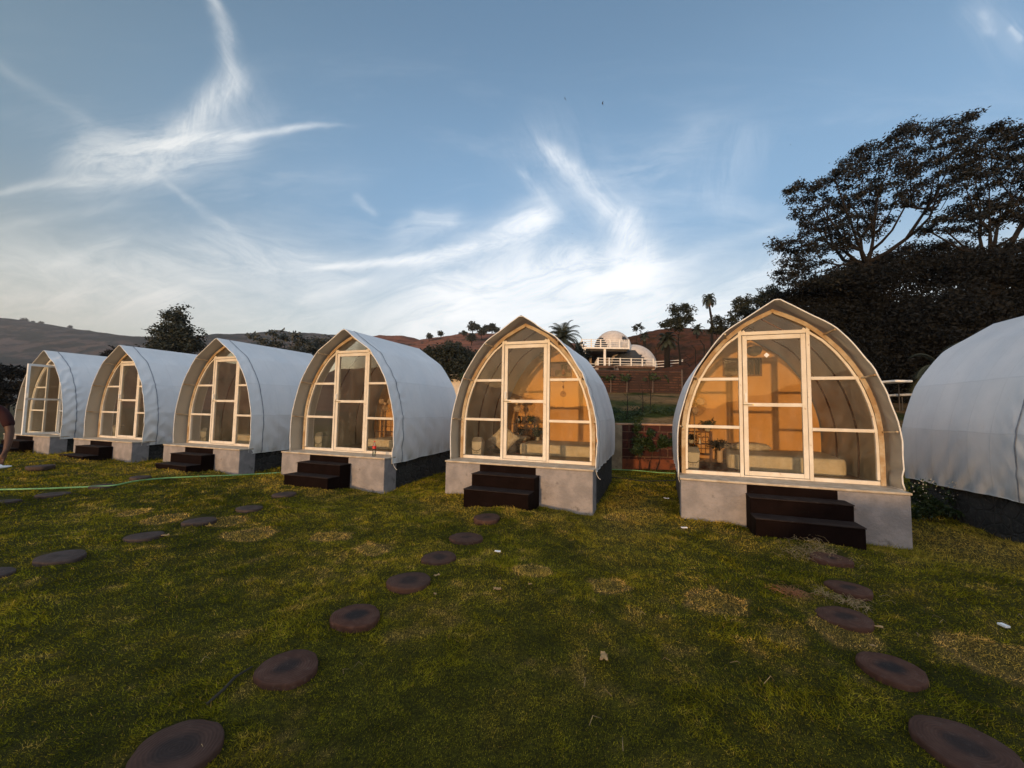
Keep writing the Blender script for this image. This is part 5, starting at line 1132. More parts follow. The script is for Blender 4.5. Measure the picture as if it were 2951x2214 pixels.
# small trees along the slope and horizon
SM = [
 ('round_tree', 'round dark leafy tree standing alone behind the second and third pods from the left', 382, 770, 45, [(378, 690, 26, 20), (362, 722, 30, 20), (400, 725, 32, 22), (380, 750, 48, 18), (352, 745, 22, 14), (412, 748, 22, 14)], 9000, .34, 'leafmid', .22, None),
 ('umbrella_tree', 'sparse grey umbrella tree behind the pod with the bottle', 600, 768, 32, [(545, 728, 14, 6), (566, 738, 16, 7), (590, 722, 18, 7), (615, 730, 18, 7), (636, 725, 14, 6), (650, 740, 16, 8), (600, 745, 20, 8), (580, 755, 20, 7), (630, 752, 24, 8), (560, 724, 8, 4), (660, 736, 10, 5)], 1500, .26, 'leafgrey', .09, None),
 ('scrub_tree', 'feathery grey scrub tree right of the umbrella tree', 680, 770, 36, [(680, 742, 24, 10), (700, 736, 18, 8), (665, 752, 20, 8), (715, 748, 20, 9), (690, 758, 34, 8)], 1600, .26, 'leafgrey', .08, None),
 ('slender_tree', 'two stemmed slender tree with puffy crown left of the tall palm', 1468, 765, 42, [(1456, 672, 14, 12), (1480, 668, 16, 13), (1446, 698, 18, 9), (1470, 690, 20, 12), (1486, 690, 12, 10), (1436, 702, 10, 6), (1468, 705, 14, 8)], 3800, .24, 'leafmid', .10, 'slender trees on the ridge'),
 ('slender_tree', 'small slender tree touching the right side of the tall palm trunk', 1552, 750, 42, [(1548, 692, 12, 8), (1556, 704, 16, 8), (1546, 714, 16, 6), (1562, 716, 14, 7)], 1800, .24, 'leafmid', .08, 'slender trees on the ridge'),
 ('slender_tree', 'taller slender tree between the tall palm and the nearest pod roof', 1608, 740, 40, [(1596, 656, 15, 11), (1612, 652, 15, 12), (1604, 672, 20, 12), (1582, 690, 14, 12), (1616, 680, 16, 12), (1592, 706, 16, 10), (1632, 672, 10, 8)], 4200, .24, 'leafmid', .11, 'slender trees on the ridge'),
 ('slender_tree', 'dark leafy tree peeking over the left roof slope of the nearest pod', 1662, 740, 34, [(1652, 640, 22, 12), (1672, 632, 20, 12), (1690, 645, 20, 14), (1660, 660, 24, 14), (1640, 652, 12, 8), (1700, 660, 20, 14)], 5200, .22, 'leafmid', .12, 'slender trees on the ridge'),
 ('crooked_tree', 'thin crooked tree with bare branches right of the upper dome', 1377, 735, 56, [(1372, 706, 7, 4), (1380, 702, 8, 4), (1386, 707, 6, 4), (1376, 712, 8, 3)], 420, .26, 'leafmid', .09, None),
 ('bushy_tree', 'bushy tree behind the left posts of the upper deck', 1308, 745, 54, [(1306, 733, 8, 6), (1300, 740, 9, 5), (1314, 741, 8, 4)], 900, .28, 'leafmid', .12, None),
 ('hedge_tree', 'dark bushy tree mass right of the pod with the bottle', 965, 815, 40, [(925, 762, 22, 10), (950, 765, 28, 14), (975, 758, 26, 12), (995, 768, 24, 14), (950, 790, 40, 18), (985, 795, 34, 16), (1000, 785, 22, 14)], 8000, .30, 'leafmid', .15, 'dark trees behind the gap left of the middle pod'),
 ('hedge_tree', 'dark bushy tree left of the middle pod peak', 1030, 815, 44, [(1015, 775, 24, 14), (1040, 780, 26, 14), (1060, 770, 20, 12), (1030, 800, 34, 16)], 6000, .30, 'leafmid', .15, 'dark trees behind the gap left of the middle pod'),
 ('shade_tree', 'dark spreading tree at the left edge behind the leftmost pod', 22, 905, 24, [(5, 800, 26, 12), (35, 805, 22, 10), (-20, 830, 40, 18), (20, 838, 30, 14), (44, 830, 12, 10), (0, 865, 34, 12), (-60, 810, 40, 30)], 5200, .22, 'leafdark', .10, None),
 ('far_bush', 'dark round tree behind the ridge of the leftmost pod', 246, 780, 48, [(246, 762, 14, 9), (240, 770, 16, 8)], 1300, .30, 'leafdark', .14, 'round trees behind the leftmost pods'),
 ('far_bush', 'second dark round tree behind the leftmost pod, nearer the third pod', 312, 775, 46, [(285, 766, 20, 9), (308, 764, 18, 9), (330, 768, 16, 8)], 2200, .30, 'leafdark', .14, 'round trees behind the leftmost pods'),
 ('leafy_sapling', 'green leafy sapling beside the small pale house', 1012, 850, 30, [(1000, 812, 9, 6), (1012, 822, 9, 10), (1010, 838, 12, 8), (1003, 850, 12, 6)], 900, .14, 'leafgreen', .04, None),
 ('leafy_tree', 'bushy leafy tree between the date palm and the upper deck', 1256, 800, 36, [(1250, 752, 10, 10), (1262, 770, 12, 12), (1248, 775, 12, 12)], 1800, .22, 'leafmid', .10, None),
]
for i, (nm, lab, ub, vb, Y, L_, n, lf, mt, tr_, grp) in enumerate(SM):
    B_ = at(ub, vb, Y); zb_ = sl1(B_.x, Y) if B_.x > 1 and Y > 12 else min(B_.z, 1.5) if B_.z < 3 else B_.z
    gz_ = sl1(B_.x, Y) if B_.x > -7 else -.25
    zb_ = gz_ if B_.x > -7 else -.25
    tree(nm, lab, 'tree', (B_.x, Y, zb_ - .1), px_lobes(L_, Y, jit=.5, seed=40 + i, kv=1.35), n, lf, M[mt], tr_, grp, seed=60 + i, per=14, droop=.15, aspect=.5, fork=.55, bark='palebark' if mt == 'leafgrey' else 'bark', shell=.5)
# trees dotted along the hill skylines: a small tree and copies of it
ht = empty('hill_tree', (0, 0, 0), 0); rr_ = np.random.default_rng(3); cc = rr_.normal(0, 1, (40, 3)); cc /= np.linalg.norm(cc, axis=1)[:, None]; cc = cc * np.array([1.5, 1.5, 1.2]) * rr_.uniform(.4, 1, (40, 1)) + np.array([0, 0, 3.2])
v, f, tn = leaves(cc, 14, .35, .7, rr_, .1, .6); fast_mesh('foliage', v, f, M['leafmid'], ht, tn); MB().tube([(0, 0, -1), (.1, 0, 1.5), (0, 0, 3)], [.22, .16, .08], 6).build('trunk', M['bark'], ht)
HT = [(1062, 728, 1.25, 'rightmost tree of the clump on the red hill skyline'), (1050, 728, 1.1, 'leafy tree in the clump on the red hill skyline'), (1041, 728, .7, 'small tree left in the clump on the red hill skyline'), (1021, 731, 1.4, 'round lone tree on the red hill skyline left of the clump'), (1073, 730, .9, 'low tree at the right end of the red hill skyline'),
      (995, 734, .6, 'low shrub on the red hill skyline nearest its middle'), (927, 744, .7, 'little tree in the saddle left of the red hill'), (951, 742, .7, 'shrub on the rising left part of the red hill'), (1008, 733, .5, 'tiny shrub left of the round lone tree'), (985, 737, .45, 'tiny shrub on the left part of the red hill skyline'),
      (1030, 738, .8, 'tree below the clump on the red hill face'), (1018, 748, 1.0, 'dark tree halfway down the red hill face'), (1040, 745, .9, 'grey green tree on the upper right red hill face'), (970, 752, .9, 'dark tree on the left face of the red hill'), (988, 752, .8, 'bushy tree beside the dark one on the left face of the red hill'), (1002, 742, .6, 'small dark tree just under the red hill skyline')]
first = True
for (u, v, s, lab) in HT:
    P = at(u, v, 205); zz_ = hmid(P.x, 205); Y = 205
    if v > 737:
        Y = 205 - (v - 733) * 3.2; P = at(u, v, Y); zz_ = hmid(P.x, Y)
    o = ht if first else copy_tree(ht); first = False; o.location = (P.x, Y, zz_ - .3); o.scale = (s * 1.15,) * 3; o.rotation_euler = (0, 0, u); tag(o, lab, 'tree', 'small trees on the red hill')
for (u, v, s, lab) in [(2, 701, 4.2, 'tiny tree at the left end of the far hill skyline'), (45, 699, 4.0, 'tiny tree at the top of the far hill, left of a pair'), (53, 698, 4.4, 'tiny tree at the top of the far hill, right of a pair'), (70, 701, 3.5, 'tiny tree on the far hill skyline just right of the top pair'), (88, 702, 3.5, 'tiny tree on the far hill skyline above the leftmost pod'), (151, 709, 3.0, 'tiny tree where the far hill skyline starts to fall'), (191, 720, 3.2, 'tiny tree on the falling skyline of the far hill'), (218, 725, 3.0, 'tiny tree low on the falling skyline of the far hill')]:
    P = at(u, v + 2, 845); o = copy_tree(ht); o.location = (P.x, 845, P.z - 3); o.scale = (s * .75,) * 3; o.rotation_euler = (0, 0, u); tag(o, lab, 'tree', 'tiny trees on the far hill skyline')
# ------------------------------------------------------------------ palms
def palm(name, lab, tops, Y, trunk_px, tr, nfr, fl, droop, seed, base_z=None, dead=0, leafw=.05, group=None):
    rr = random.Random(seed); tp = at(*tops, Y); pts = [at(u, v, Y) for u, v in trunk_px]
    root = empty(name, (pts[0].x, Y, base_z if base_z is not None else pts[0].z), 0, lab, 'palm tree', group); B_ = Vector(root.location)
    mb = MB(); P_ = [p_ - B_ for p_ in pts] + [tp - B_]; P_[0] = Vector((0, 0, -.3)); mb.tube(P_, [tr * (1.25 - .5 * i / len(P_)) for i in range(len(P_))], 8); mb.build('trunk', M['bark'], root, smooth=True)
    C_ = tp - B_
    for k in range(nfr + dead):
        dd = k >= nfr; az = k * 2.399 + rr.uniform(-.2, .2); el = (rr.uniform(-1.3, -1.1) if dd else R(78) - (k / nfr) * R(110)); L = fl * rr.uniform(.85, 1.1) * (.7 if dd else 1); n = 12; vs = []; p_ = Vector(C_); d = Vector((math.cos(az) * math.cos(el), math.sin(az) * math.cos(el), math.sin(el))); path = [Vector(p_)]
        for i in range(n):
            d = (d + Vector((0, 0, -droop * (i + 1) / n * .5))).normalized(); p_ = p_ + d * L / n; path.append(Vector(p_))
        mb = MB(); mb.tube(path, [.035 * fl / 2.5 * (1 - .8 * i / n) for i in range(n + 1)], 4, caps=False)
        for i in range(1, n + 1):
            for h_ in (0, .5):
                q = path[i] if h_ == 0 else path[i].lerp(path[i - 1], .5); dr = (path[i] - path[i - 1]).normalized(); sd = dr.cross(Vector((0, 0, 1))); sd = sd.normalized() if sd.length > .05 else Vector((1, 0, 0)); ll = L * .30 * math.sin(PI * min(.15 + .8 * (i - h_) / n, 1)) + .05
                for s in (-1, 1):
                    e = q + (sd * s * .8 + dr * .7 + Vector((0, 0, -.35))).normalized() * ll; w = dr * leafw; mb.add([q - w, q + w, e + w * .2, e - w * .2], [(0, 1, 2, 3)])
        o = mb.build('frond', M['leafpalm'] if not dd else M['redstraw'], root)
        ca = o.data.color_attributes.new('tone', 'FLOAT_COLOR', 'POINT'); t_ = rr.uniform(.1, .9); ca.data.foreach_set('color', [c for _ in o.data.vertices for c in (t_, t_, t_, 1)])
    return root
P = at(1218, 800, 30); palm('date_palm', 'bushy date palm behind the right roof slope of the middle pod', (1215, 730), 30, [(1220, 860), (1219, 800), (1216, 760)], .22, 34, 1.55, .55, 2, base_z=sl1(P.x, 30), leafw=.03)
palm('tall_palm', 'tall thin palm with a curved trunk on the ridge', (1531, 646), 60, [(1538, 735), (1538, 710), (1537, 690), (1534, 672), (1532, 660)], .16, 22, 1.5, 1.1, 5, base_z=sl1(at(1538, 735, 60).x, 60), dead=7, leafw=.05)
P = at(1440, 765, 44); palm('squat_palm', 'squat dark palm on the red slope left of the two stemmed tree', (1441, 735), 44, [(1441, 765), (1441, 748)], .28, 26, 1.5, .8, 7, base_z=sl1(P.x, 44), leafw=.05)
P = at(1393, 735, 58); palm('squat_palm', 'tiny palm at the foot of the crooked tree', (1392, 726), 58, [(1392, 738), (1392, 731)], .2, 16, 1.1, .7, 9, base_z=sl1(P.x, 58), leafw=.05)
P = at(1506, 725, 66); palm('squat_palm', 'small palm on the ridge left of the tall palm', (1506, 711), 66, [(1506, 728), (1506, 718)], .16, 16, 1.3, .7, 11, base_z=sl1(P.x, 66), leafw=.06)
P = at(2010, 860, 13); palm('young_palm', 'young palm with yellowing fronds behind the pod at the right edge', (2040, 800), 13, [(2040, 880), (2040, 830)], .09, 9, 1.25, .7, 13, base_z=sl1(at(2040, 860, 13).x, 13), leafw=.02)

# ------------------------------------------------------------------ domes, decks and railings on the slope
def zpx(u, v, Y): return at((1650 + u / 6.32) * .7496, (920 + v / 6.32) * .7496, Y)
def dome(name, lab, c, r, hgt, wins, seed):
    root = empty(name, c, 0, lab, 'dome tent', 'geodesic dome tents'); nseg, nr = 40, 13; mb = MB(); vs = []
    for j in range(nr + 1):
        a = (PI / 2) * j / nr
        for i in range(nseg):
            az = 2 * PI * (i + .5 * (j % 2)) / nseg; vs.append((r * math.cos(a) * math.cos(az) * 1.0, r * math.cos(a) * math.sin(az), hgt * math.sin(a)))
    fs = []
    for j in range(nr):
        for i in range(nseg):
            a0, a1 = j * nseg + i, j * nseg + (i + 1) % nseg; b0, b1 = (j + 1) * nseg + i, (j + 1) * nseg + (i + 1) % nseg
            fs += ([(a0, a1, b0), (a1, b1, b0)] if j % 2 == 0 else [(a0, a1, b1), (a0, b1, b0)])
    fab = [f_ for f_ in fs]; winf = []
    def cen(f_): return [sum(vs[i][k] for i in f_) / len(f_) for k in range(3)]
    for f_ in list(fab):
        x_, y_, z_ = cen(f_); az = math.degrees(math.atan2(x_, -y_)); 
        for (a0, a1, z0, z1, rnd) in wins:
            zt = z1 * hgt * math.sqrt(max(0, 1 - ((az - (a0 + a1) / 2) / ((a1 - a0) / 2)) ** 2)) if rnd else z1 * hgt
            if a0 < az < a1 and z0 * hgt <= z_ < zt and f_ in fab: fab.remove(f_); winf.append(f_)
    mb.add(vs, fab); mb.build('dome_skin', M['dome'], root)
    used = sorted({i for f_ in winf for i in f_}); mp_ = {i: k for k, i in enumerate(used)}; w = MB(); w.add([(vs[i][0] * .985, vs[i][1] * .985, vs[i][2] * .985) for i in used], [tuple(mp_[i] for i in f_) for f_ in winf]); wo = w.build('dome_window', M['domewin'], root)
    g = MB()
    for f_ in winf:
        if fs.index(f_) % 5 == 0: g.tube([vs[f_[0]], vs[f_[2]]], .02, 4)
    g.build('window_strut', M['deckdark'], wo)
    # base skirt
    s_ = MB(); s_.lathe([(r * 1.004, -.05), (r * 1.004, .12)], n=nseg); s_.build('skirt', M['dome'], root)
    return root
YD = 50
cU = zpx(730, 500, 54); dome('dome_tent', 'upper weathered dome tent on the raised white railed deck', (cU.x, 54, cU.z - .6), 2.5, zpx(730, 215, 54).z - cU.z + .6, [(-108, -28, 0, .62, True), (18, 44, .42, .62, False)], 1)
cL = zpx(1095, 850, YD + 3.6); dome('dome_tent', 'lower weathered dome tent with an arched dark window wall', (cL.x, YD + 3.6, cL.z - .3), 3.08, .1 + zpx(1085, 468, YD + 3.6).z - cL.z + .2, [(-78, 16, 0, .70, True)], 2)
def railing(name, lab, a, b, n, h, nr, mid=None):
    root = empty(name, a, 0, lab, 'railing', 'white deck railings'); B_ = Vector(a); a, b = Vector(a) - B_, Vector(b) - B_
    for i in range(n):
        p_ = a.lerp(b, i / (n - 1)); MB().box(p_.x - .07, p_.y - .07, p_.z, p_.x + .07, p_.y + .07, p_.z + h).build('post', M['rail'], root)
    for k in range(nr):
        zz_ = h * (1 - k / nr) - .06; MB().beam(a + Vector((0, 0, zz_)), b + Vector((0, 0, zz_)), .05, .06).build('rail', M['rail'], root)
    return root
zL = zpx(1268, 858, YD).z; zU = zpx(670, 528, YD).z; hgt = 1.0
a = zpx(465, 868, YD); b = zpx(1470, 838, YD); a.z = b.z = (a.z + b.z) / 2; ld = a.z
railing('deck_railing', 'white three bar railing in front of the lower dome', a, b, 6, .98, 3)
c = Vector((a.x + .6, YD + 4.5, ld)); railing('deck_railing', 'short white side railing at the left end of the lower deck', a + Vector((0, .2, 0)), c, 4, .98, 3)
a2 = zpx(1500, 893, YD + .5); b2 = zpx(2000, 925, YD - 1.5); a2.z -= .1; b2.z = a2.z; railing('deck_railing', 'white railing running right from the lower dome', a2, b2, 3, .98, 3)
a3 = zpx(290, 930, YD + .5); b3 = zpx(460, 930, YD + .5); a3.z = b3.z = ld - .65; railing('deck_railing', 'low white railing left of the lower deck, half behind the middle pod', a3, b3, 2, .95, 3)
au = zpx(170, 535, YD); bu = zpx(1022, 490, YD); au.z = bu.z = (au.z + bu.z) / 2; ud = au.z
railing('deck_railing', 'white four bar railing in front of the upper dome', au, bu, 6, 1.0, 4)
railing('deck_railing', 'white side railing at the left end of the upper deck', au + Vector((0, .2, 0)), au + Vector((.8, 7, 0)), 5, 1.0, 4)
railing('deck_railing', 'white side railing at the right end of the upper deck', bu + Vector((0, .2, 0)), bu + Vector((1.2, 6, 0)), 4, 1.0, 4)
dk = empty('upper_deck', (au.x, YD, ud), 0, 'raised concrete deck on white columns under the upper dome', 'deck')
o = MB().box(0, -.1, -.20, bu.x - au.x + .1, 8, -.001).build('deck_slab', M['rail'], dk)
MB().box(.25, .3, -.45, bu.x - au.x - .1, 7.8, -.201).build('soffit', M['deckdark'], dk)
for u in (222, 588):
    xx = zpx(u, 600, YD).x - au.x; MB().box(xx - .13, 0, -2.5, xx + .13, .26, -.201).build('column', M['rail'], dk)
for u, yy in ((330, 5.5), (640, 6.0)):
    xx = zpx(u, 600, YD + yy).x - au.x; MB().box(xx - .13, yy, -2.3, xx + .13, yy + .26, -.451).build('column', M['concrete'], dk)
MB().box(.1, 7.3, -2.6, bu.x - au.x, 7.5, -.451).build('rear_wall', M['deckdark'], dk)
ldk = empty('lower_deck', (a.x, YD, ld), 0, 'lower deck with a rough stone edge on squat piers', 'deck'); W2 = zpx(1500, 850, YD).x - a.x
MB().box(-.35, -.15, -.30, W2, 7.4, -.001).build('deck_slab', M['deckstone'], ldk, bevel=.05)
MB().box(.1, .2, -.62, W2 - .3, 4.5, -.301).build('beam', M['deckdark'], ldk)
for xx in (-.15, 2.35, W2 - .2): MB().box(xx - .18, -.1, -1.6, xx + .18, .3, -.302).build('pier', M['concrete'], ldk)
xa = zpx(760, 900, YD - .3).x - a.x
ladder = MB(); [ladder.beam((xa + q, -.35, -1.0), (xa + q, -.2, .05), .05, .05) for q in (0, .42)]; [ladder.beam((xa, -.3, zq), (xa + .42, -.3, zq), .04, .04) for zq in (-.75, -.45, -.15)]; o = ladder.build('ladder', M['concrete']); o.location = (a.x, YD, ld); tag(o, 'short ladder leaning on the lower deck edge', 'ladder')
for i, (u, lb) in enumerate(((1025, 'thin white strip lying under the lower deck, left of three'), (1183, 'white strip lying under the lower deck, middle of three'), (1335, 'white strip lying under the lower deck, right of three'))):
    P = zpx(u, 975, 47); o = MB().box(-.32, -.1, 0, .32, .1, .07).build('white_strip', M['paper']); o.location = (P.x, 47, P.z); tag(o, lb, 'board', 'white strips under the lower deck')
# angle-iron fence posts with Y arms
def ypost(u0, v0, v1, Y, lab, bend=False, seed=0):
    Bp = zpx(u0, v0, Y); Tp = zpx(u0, v1, Y); zb_ = min(Bp.z, sl1(Bp.x, Y)); root = empty('fence_post', (Bp.x, Y, zb_), 0, lab, 'fence post', 'fence posts with wire arms on the slope'); h = Tp.z - zb_
    MB().box(-.035, -.035, -.2, .035, .035, h).build('post', M['bark'], root)
    mb = MB()
    if bend: mb.beam((0, 0, h), (-.35, 0, h + .45), .05, .05)
    else: mb.beam((0, 0, h - .02), (-.5, 0, h + .32), .05, .05); mb.beam((0, 0, h - .02), (.5, 0, h + .32), .05, .05)
    mb.build('arm', M['bark'], root)
for i, q in enumerate([(1735, 780, 715, 46, 'Y topped fence post just above the right railing'), (2140, 960, 720, 44, 'tall Y topped fence post nearest the left roof of the nearest pod'), (2135, 960, 840, 40, 'short Y topped fence post by the nearest pod roof'), (2020, 940, 760, 47, 'Y topped fence post behind the end of the right railing')]): ypost(*q)
for i, q in enumerate([(1735, 690, 600, 52, 'bent top fence post on the slope above the right railing', True), (2243, 950, 560, 38, 'tall bent top fence post left of the nearest pod roof', True), (2400, 900, 480, 34, 'tallest bent top fence post beside the nearest pod roof', True), (1520, 640, 560, 56, 'bent top fence post above the lower dome shoulder', True)]): ypost(*q)
P = at(1473, 805, 26.5); o = MB().box(-.025, -.025, 0, .025, .025, at(1473, 797, 26.5).z - 2.7).build('wall_post', M['palebark']); o.location = (P.x, 26.5, 2.65); tag(o, 'thin pale post at the right end of the dark terrace wall', 'post')
# saplings against the terrace wall
for i, (u, lb) in enumerate(((1260 + 0, 'young papaya sapling furthest left against the dark terrace wall'), (1319, 'young papaya sapling left of the middle of the dark terrace wall'), (1354, 'young papaya sapling right of the middle of the dark terrace wall'), (1410, 'young papaya sapling furthest right against the dark terrace wall'))):
    zb_ = at(u, 845, 26.3); tp = at(u, 812, 26.3); r = empty('sapling', (zb_.x, 26.3, zb_.z - .1), 0, lb, 'sapling', 'saplings along the terrace wall'); h = tp.z - zb_.z
    MB().tube([(0, 0, -.2), (.02, 0, h * .5), (0, 0, h)], [.03, .025, .02], 5).build('stem', M['palebark'], r); rr = np.random.default_rng(i); v, f, tn = leaves(np.array([[0, 0, h]]) + rr.normal(0, .28, (10, 3)) * [1, 1, .4], 9, .07, .20, rr, .2, .5); fast_mesh('foliage', v, f, M['leafgreen'], r, tn)
# bare saplings on the bank and shrubs at the block wall
for (u0, v0, u1, v1, Y, lb) in ((1388, 905, 1386, 828, 13, 'bare thin sapling on the grassy bank'), (1353, 910, 1355, 850, 12.5, 'short bare twig standing on the grassy bank'), (1405, 905, 1402, 800, 14, 'tall bare stem on the bank under the terrace wall')):
    A_, B2 = at(u0, v0, Y), at(u1, v1, Y); A_.z = min(A_.z, sl1(A_.x, Y)); mb = MB(); mb.tube([A_, A_.lerp(B2, .5) + Vector((.03, 0, 0)), B2], [.018, .014, .006], 5)
    for k in range(4): q = A_.lerp(B2, .4 + .15 * k); mb.tube([q, q + Vector(((-1) ** k * .14, .02, .16))], [.006, .003], 4)
    o = mb.build('bare_sapling', M['bark']); tag(o, lb, 'sapling')
def shrub(lab, lobes_px, Y, n, base_px, leaf, mat, seed, cat='shrub', name='shrub', grp=None, tr_=.012):
    P = at(base_px[0], base_px[1], Y); z0 = gz1(P.x, Y) if Y < 11 else sl1(P.x, Y)
    return tree(name, lab, cat, (P.x, Y, z0), px_lobes(lobes_px, Y, jit=.12, seed=seed), n, leaf, M[mat], tr_, grp, seed=seed, per=10, droop=.1, aspect=.45, fork=.3)
shrub('leafy green shrub left of centre against the red block wall', [(1377, 925, 10, 12), (1380, 950, 12, 14), (1374, 972, 12, 12), (1378, 905, 7, 10), (1385, 960, 8, 10)], 10.3, 1300, (1382, 1005), .075, 'leafgreen', 71, grp='shrubs against the block wall')
shrub('leafy shrub in the middle of the red block wall', [(1405, 935, 8, 12), (1400, 955, 10, 12), (1408, 970, 8, 8)], 10.35, 800, (1402, 1005), .07, 'leafgreen', 72, grp='shrubs against the block wall')
shrub('sprawling leafy branch on the right part of the red block wall', [(1432, 948, 9, 9), (1440, 958, 11, 8), (1425, 962, 8, 7)], 10.3, 700, (1418, 1005), .07, 'leafgreen', 73, grp='shrubs against the block wall')
shrub('creeper leaves hanging at the left edge of the nearest pod', [(1452, 955, 9, 9), (1460, 948, 8, 10)], 10.2, 420, (1462, 1005), .07, 'leafgreen', 74, grp='shrubs against the block wall')
shrub('dark weedy shrub with pale blossom tips beside the right corner of the nearest pod plinth', [(1985, 1060, 22, 20), (2010, 1085, 26, 20), (1990, 1105, 24, 18), (2035, 1100, 26, 18), (2060, 1080, 22, 20)], 6.0, 1500, (2005, 1125), .06, 'leafgreen', 75, grp='weeds under the rightmost pod')
shrub('dark weeds in the shade under the pod at the right edge', [(2080, 1110, 30, 18), (2120, 1100, 26, 20), (2050, 1125, 26, 14)], 6.2, 1200, (2085, 1135), .06, 'leafgreen', 76, grp='weeds under the rightmost pod')
# blossoms
mb = MB(); rr = random.Random(4)
for _ in range(46):
    P = at(rr.uniform(1970, 2070), rr.uniform(1035, 1090), 5.85 + rr.uniform(-.15, .15)); s = rr.uniform(.006, .011); mb.add([P + Vector((s * math.cos(t), rr.uniform(-.003, .003), s * math.sin(t))) for t in np.linspace(0, 5.2, 6)], [tuple(range(6))])
o = mb.build('blossom', pmat('pale_blossom', (.30, .30, .28), None, rough=.8)); tag(o, 'tiny pale blossoms on the weeds by the nearest pod', 'blossoms', kind='stuff')
# shrubs along the bank (green clumps)
rr = random.Random(12)
for i in range(7):
    u = 1318 + i * 22; v = rr.uniform(868, 895); Y = rr.uniform(12, 14.5); P = at(u, v, Y); z_ = sl1(P.x, Y)
    lb = 'low green clump on the bank above the block wall, %s from the middle pod' % ORD[i]
    c_ = Vector((P.x, Y, z_ + .05)); tree('bank_bush', lb, 'bush', (P.x, Y, z_), [(c_, (.40, .35, .14)), (c_ + Vector((.3, .1, .02)), (.3, .3, .12))], 500, .07, M['leafgreen'], .01, 'low green clumps on the bank', seed=90 + i, per=10, twig=False)
# small pale house in the gap left of the middle pod
P = at(990, 826, 40); hz = P.z; r = empty('small_house', (P.x, 40, sl1(P.x, 40) - .1), 0, 'small pale house with a grey sheet roof in the gap left of the middle pod', 'house'); z0 = sl1(P.x, 40) - .1; e = at(990, 810, 40).z - z0; rg = at(990, 797, 40).z - z0
MB().box(-2.0, 0, -.5, 1.6, 3, e).build('wall', M['housewall'], r); MB().add([(-2.3, -.5, e - .1), (1.9, -.5, e - .1), (1.9, 2.0, rg), (-2.3, 2.0, rg), (-2.3, -.5, e), (1.9, -.5, e), (1.9, 2.0, rg + .1), (-2.3, 2.0, rg + .1)], [(3, 2, 1, 0), (4, 5, 6, 7), (0, 1, 5, 4), (1, 2, 6, 5), (2, 3, 7, 6), (3, 0, 4, 7)]).build('roof', M['roof'], r); MB().box(.2, -.03, e - 1.2, .9, .0, e - .5).build('window', M['deckdark'], r)
# white canopies glimpsed between the two right-hand pods
for (u, v, w, lb) in ((1925, 825, .32, 'thin white canopy glimpsed right of the nearest pod, upper of two'), (1957, 853, .20, 'white canopy edge touching the rightmost pod, lower of two')):
    Y = 15; P = at(u, v, Y); z0 = sl1(P.x, Y); r = empty('white_canopy', (P.x, Y, z0), 0, lb, 'canopy', 'white canopies behind the right pods'); h = P.z - z0
    MB().box(-w, -.5, h - .05, w, .5, h + .03).build('canopy_top', M['rail'], r, bevel=.02)
    for s in (-1, 1): MB().tube([(s * (w - .05), 0, -.1), (s * (w - .05), 0, h - .05)], .02, 6).build('leg', M['dark'], r)
# post and wire fence at the far left
r = empty('wire_fence', (-30, 27, -.25), 0, 'thin dark rail fence on the brown field behind the leftmost pod', 'fence')
for k in range(9): MB().box(k * 2.2 - .05, -.05, -.3, k * 2.2 + .05, .05, 1.5).build('post', M['bark'], r)
for zz_ in (.3, .9, 1.4): MB().beam((0, 0, zz_), (17.6, 0, zz_), .04, .05).build('rail', M['bark'], r)
# birds
for (u, v, s, a, lb) in ((1221, 214, 1.3, 1.0, 'dark bird gliding high, left of the pair in the middle of the sky'), (1302, 224, 1.3, 1.4, 'dark bird gliding high, right of the pair in the middle of the sky'), (1236, 505, .5, .2, 'tiny bird above the long bright cloud'), (1708, 313, .5, .8, 'tiny bird left of the spreading tree top'), (793, 582, .4, .1, 'tiny bird under the start of the long bright cloud')):
    Y = 60; P = at(u, v, Y); mb = MB(); vs = [(0, .22, 0), (.05, 0, .03), (0, -.25, 0), (-.05, 0, .03), (.42, -.02, .10), (.24, .10, .07), (-.42, -.02, .10), (-.24, .10, .07), (0, 0, -.05)]
    mb.add(vs, [(0, 1, 3), (3, 1, 2), (0, 8, 1), (0, 3, 8), (1, 8, 2), (3, 2, 8), (0, 5, 4, 1), (0, 3, 6, 7)]); o = mb.build('bird', M['dark']); o.location = P; o.scale = (s * .75,) * 3; o.rotation_euler = (R(50), R(20), a); tag(o, lb, 'bird', 'birds in the sky')

# ------------------------------------------------------------------ person at the left edge
PX, PY = -6.88, 5.35; g0 = gz1(PX, PY)
pr = empty('person', (PX, PY, g0), 0, 'person in a maroon shirt cut off by the left edge, holding a white plate', 'person')
def skin_mesh(name, nodes, edges, mat, parent, sub=2):
    me = bpy.data.meshes.new(name); me.from_pydata([n[:3] for n in nodes], edges, []); me.update(); me.materials.append(mat); o = bpy.data.objects.new(name, me); col.objects.link(o); o.parent = parent
    m_ = o.modifiers.new('skin', 'SKIN'); m_.use_smooth_shade = True
    sv = me.skin_vertices[0].data
    for i, n in enumerate(nodes): sv[i].radius = (n[3], n[4] if len(n) > 4 else n[3]); 
    sv[0].use_root = True
    s_ = o.modifiers.new('sub', 'SUBSURF'); s_.levels = sub; s_.render_levels = sub; return o
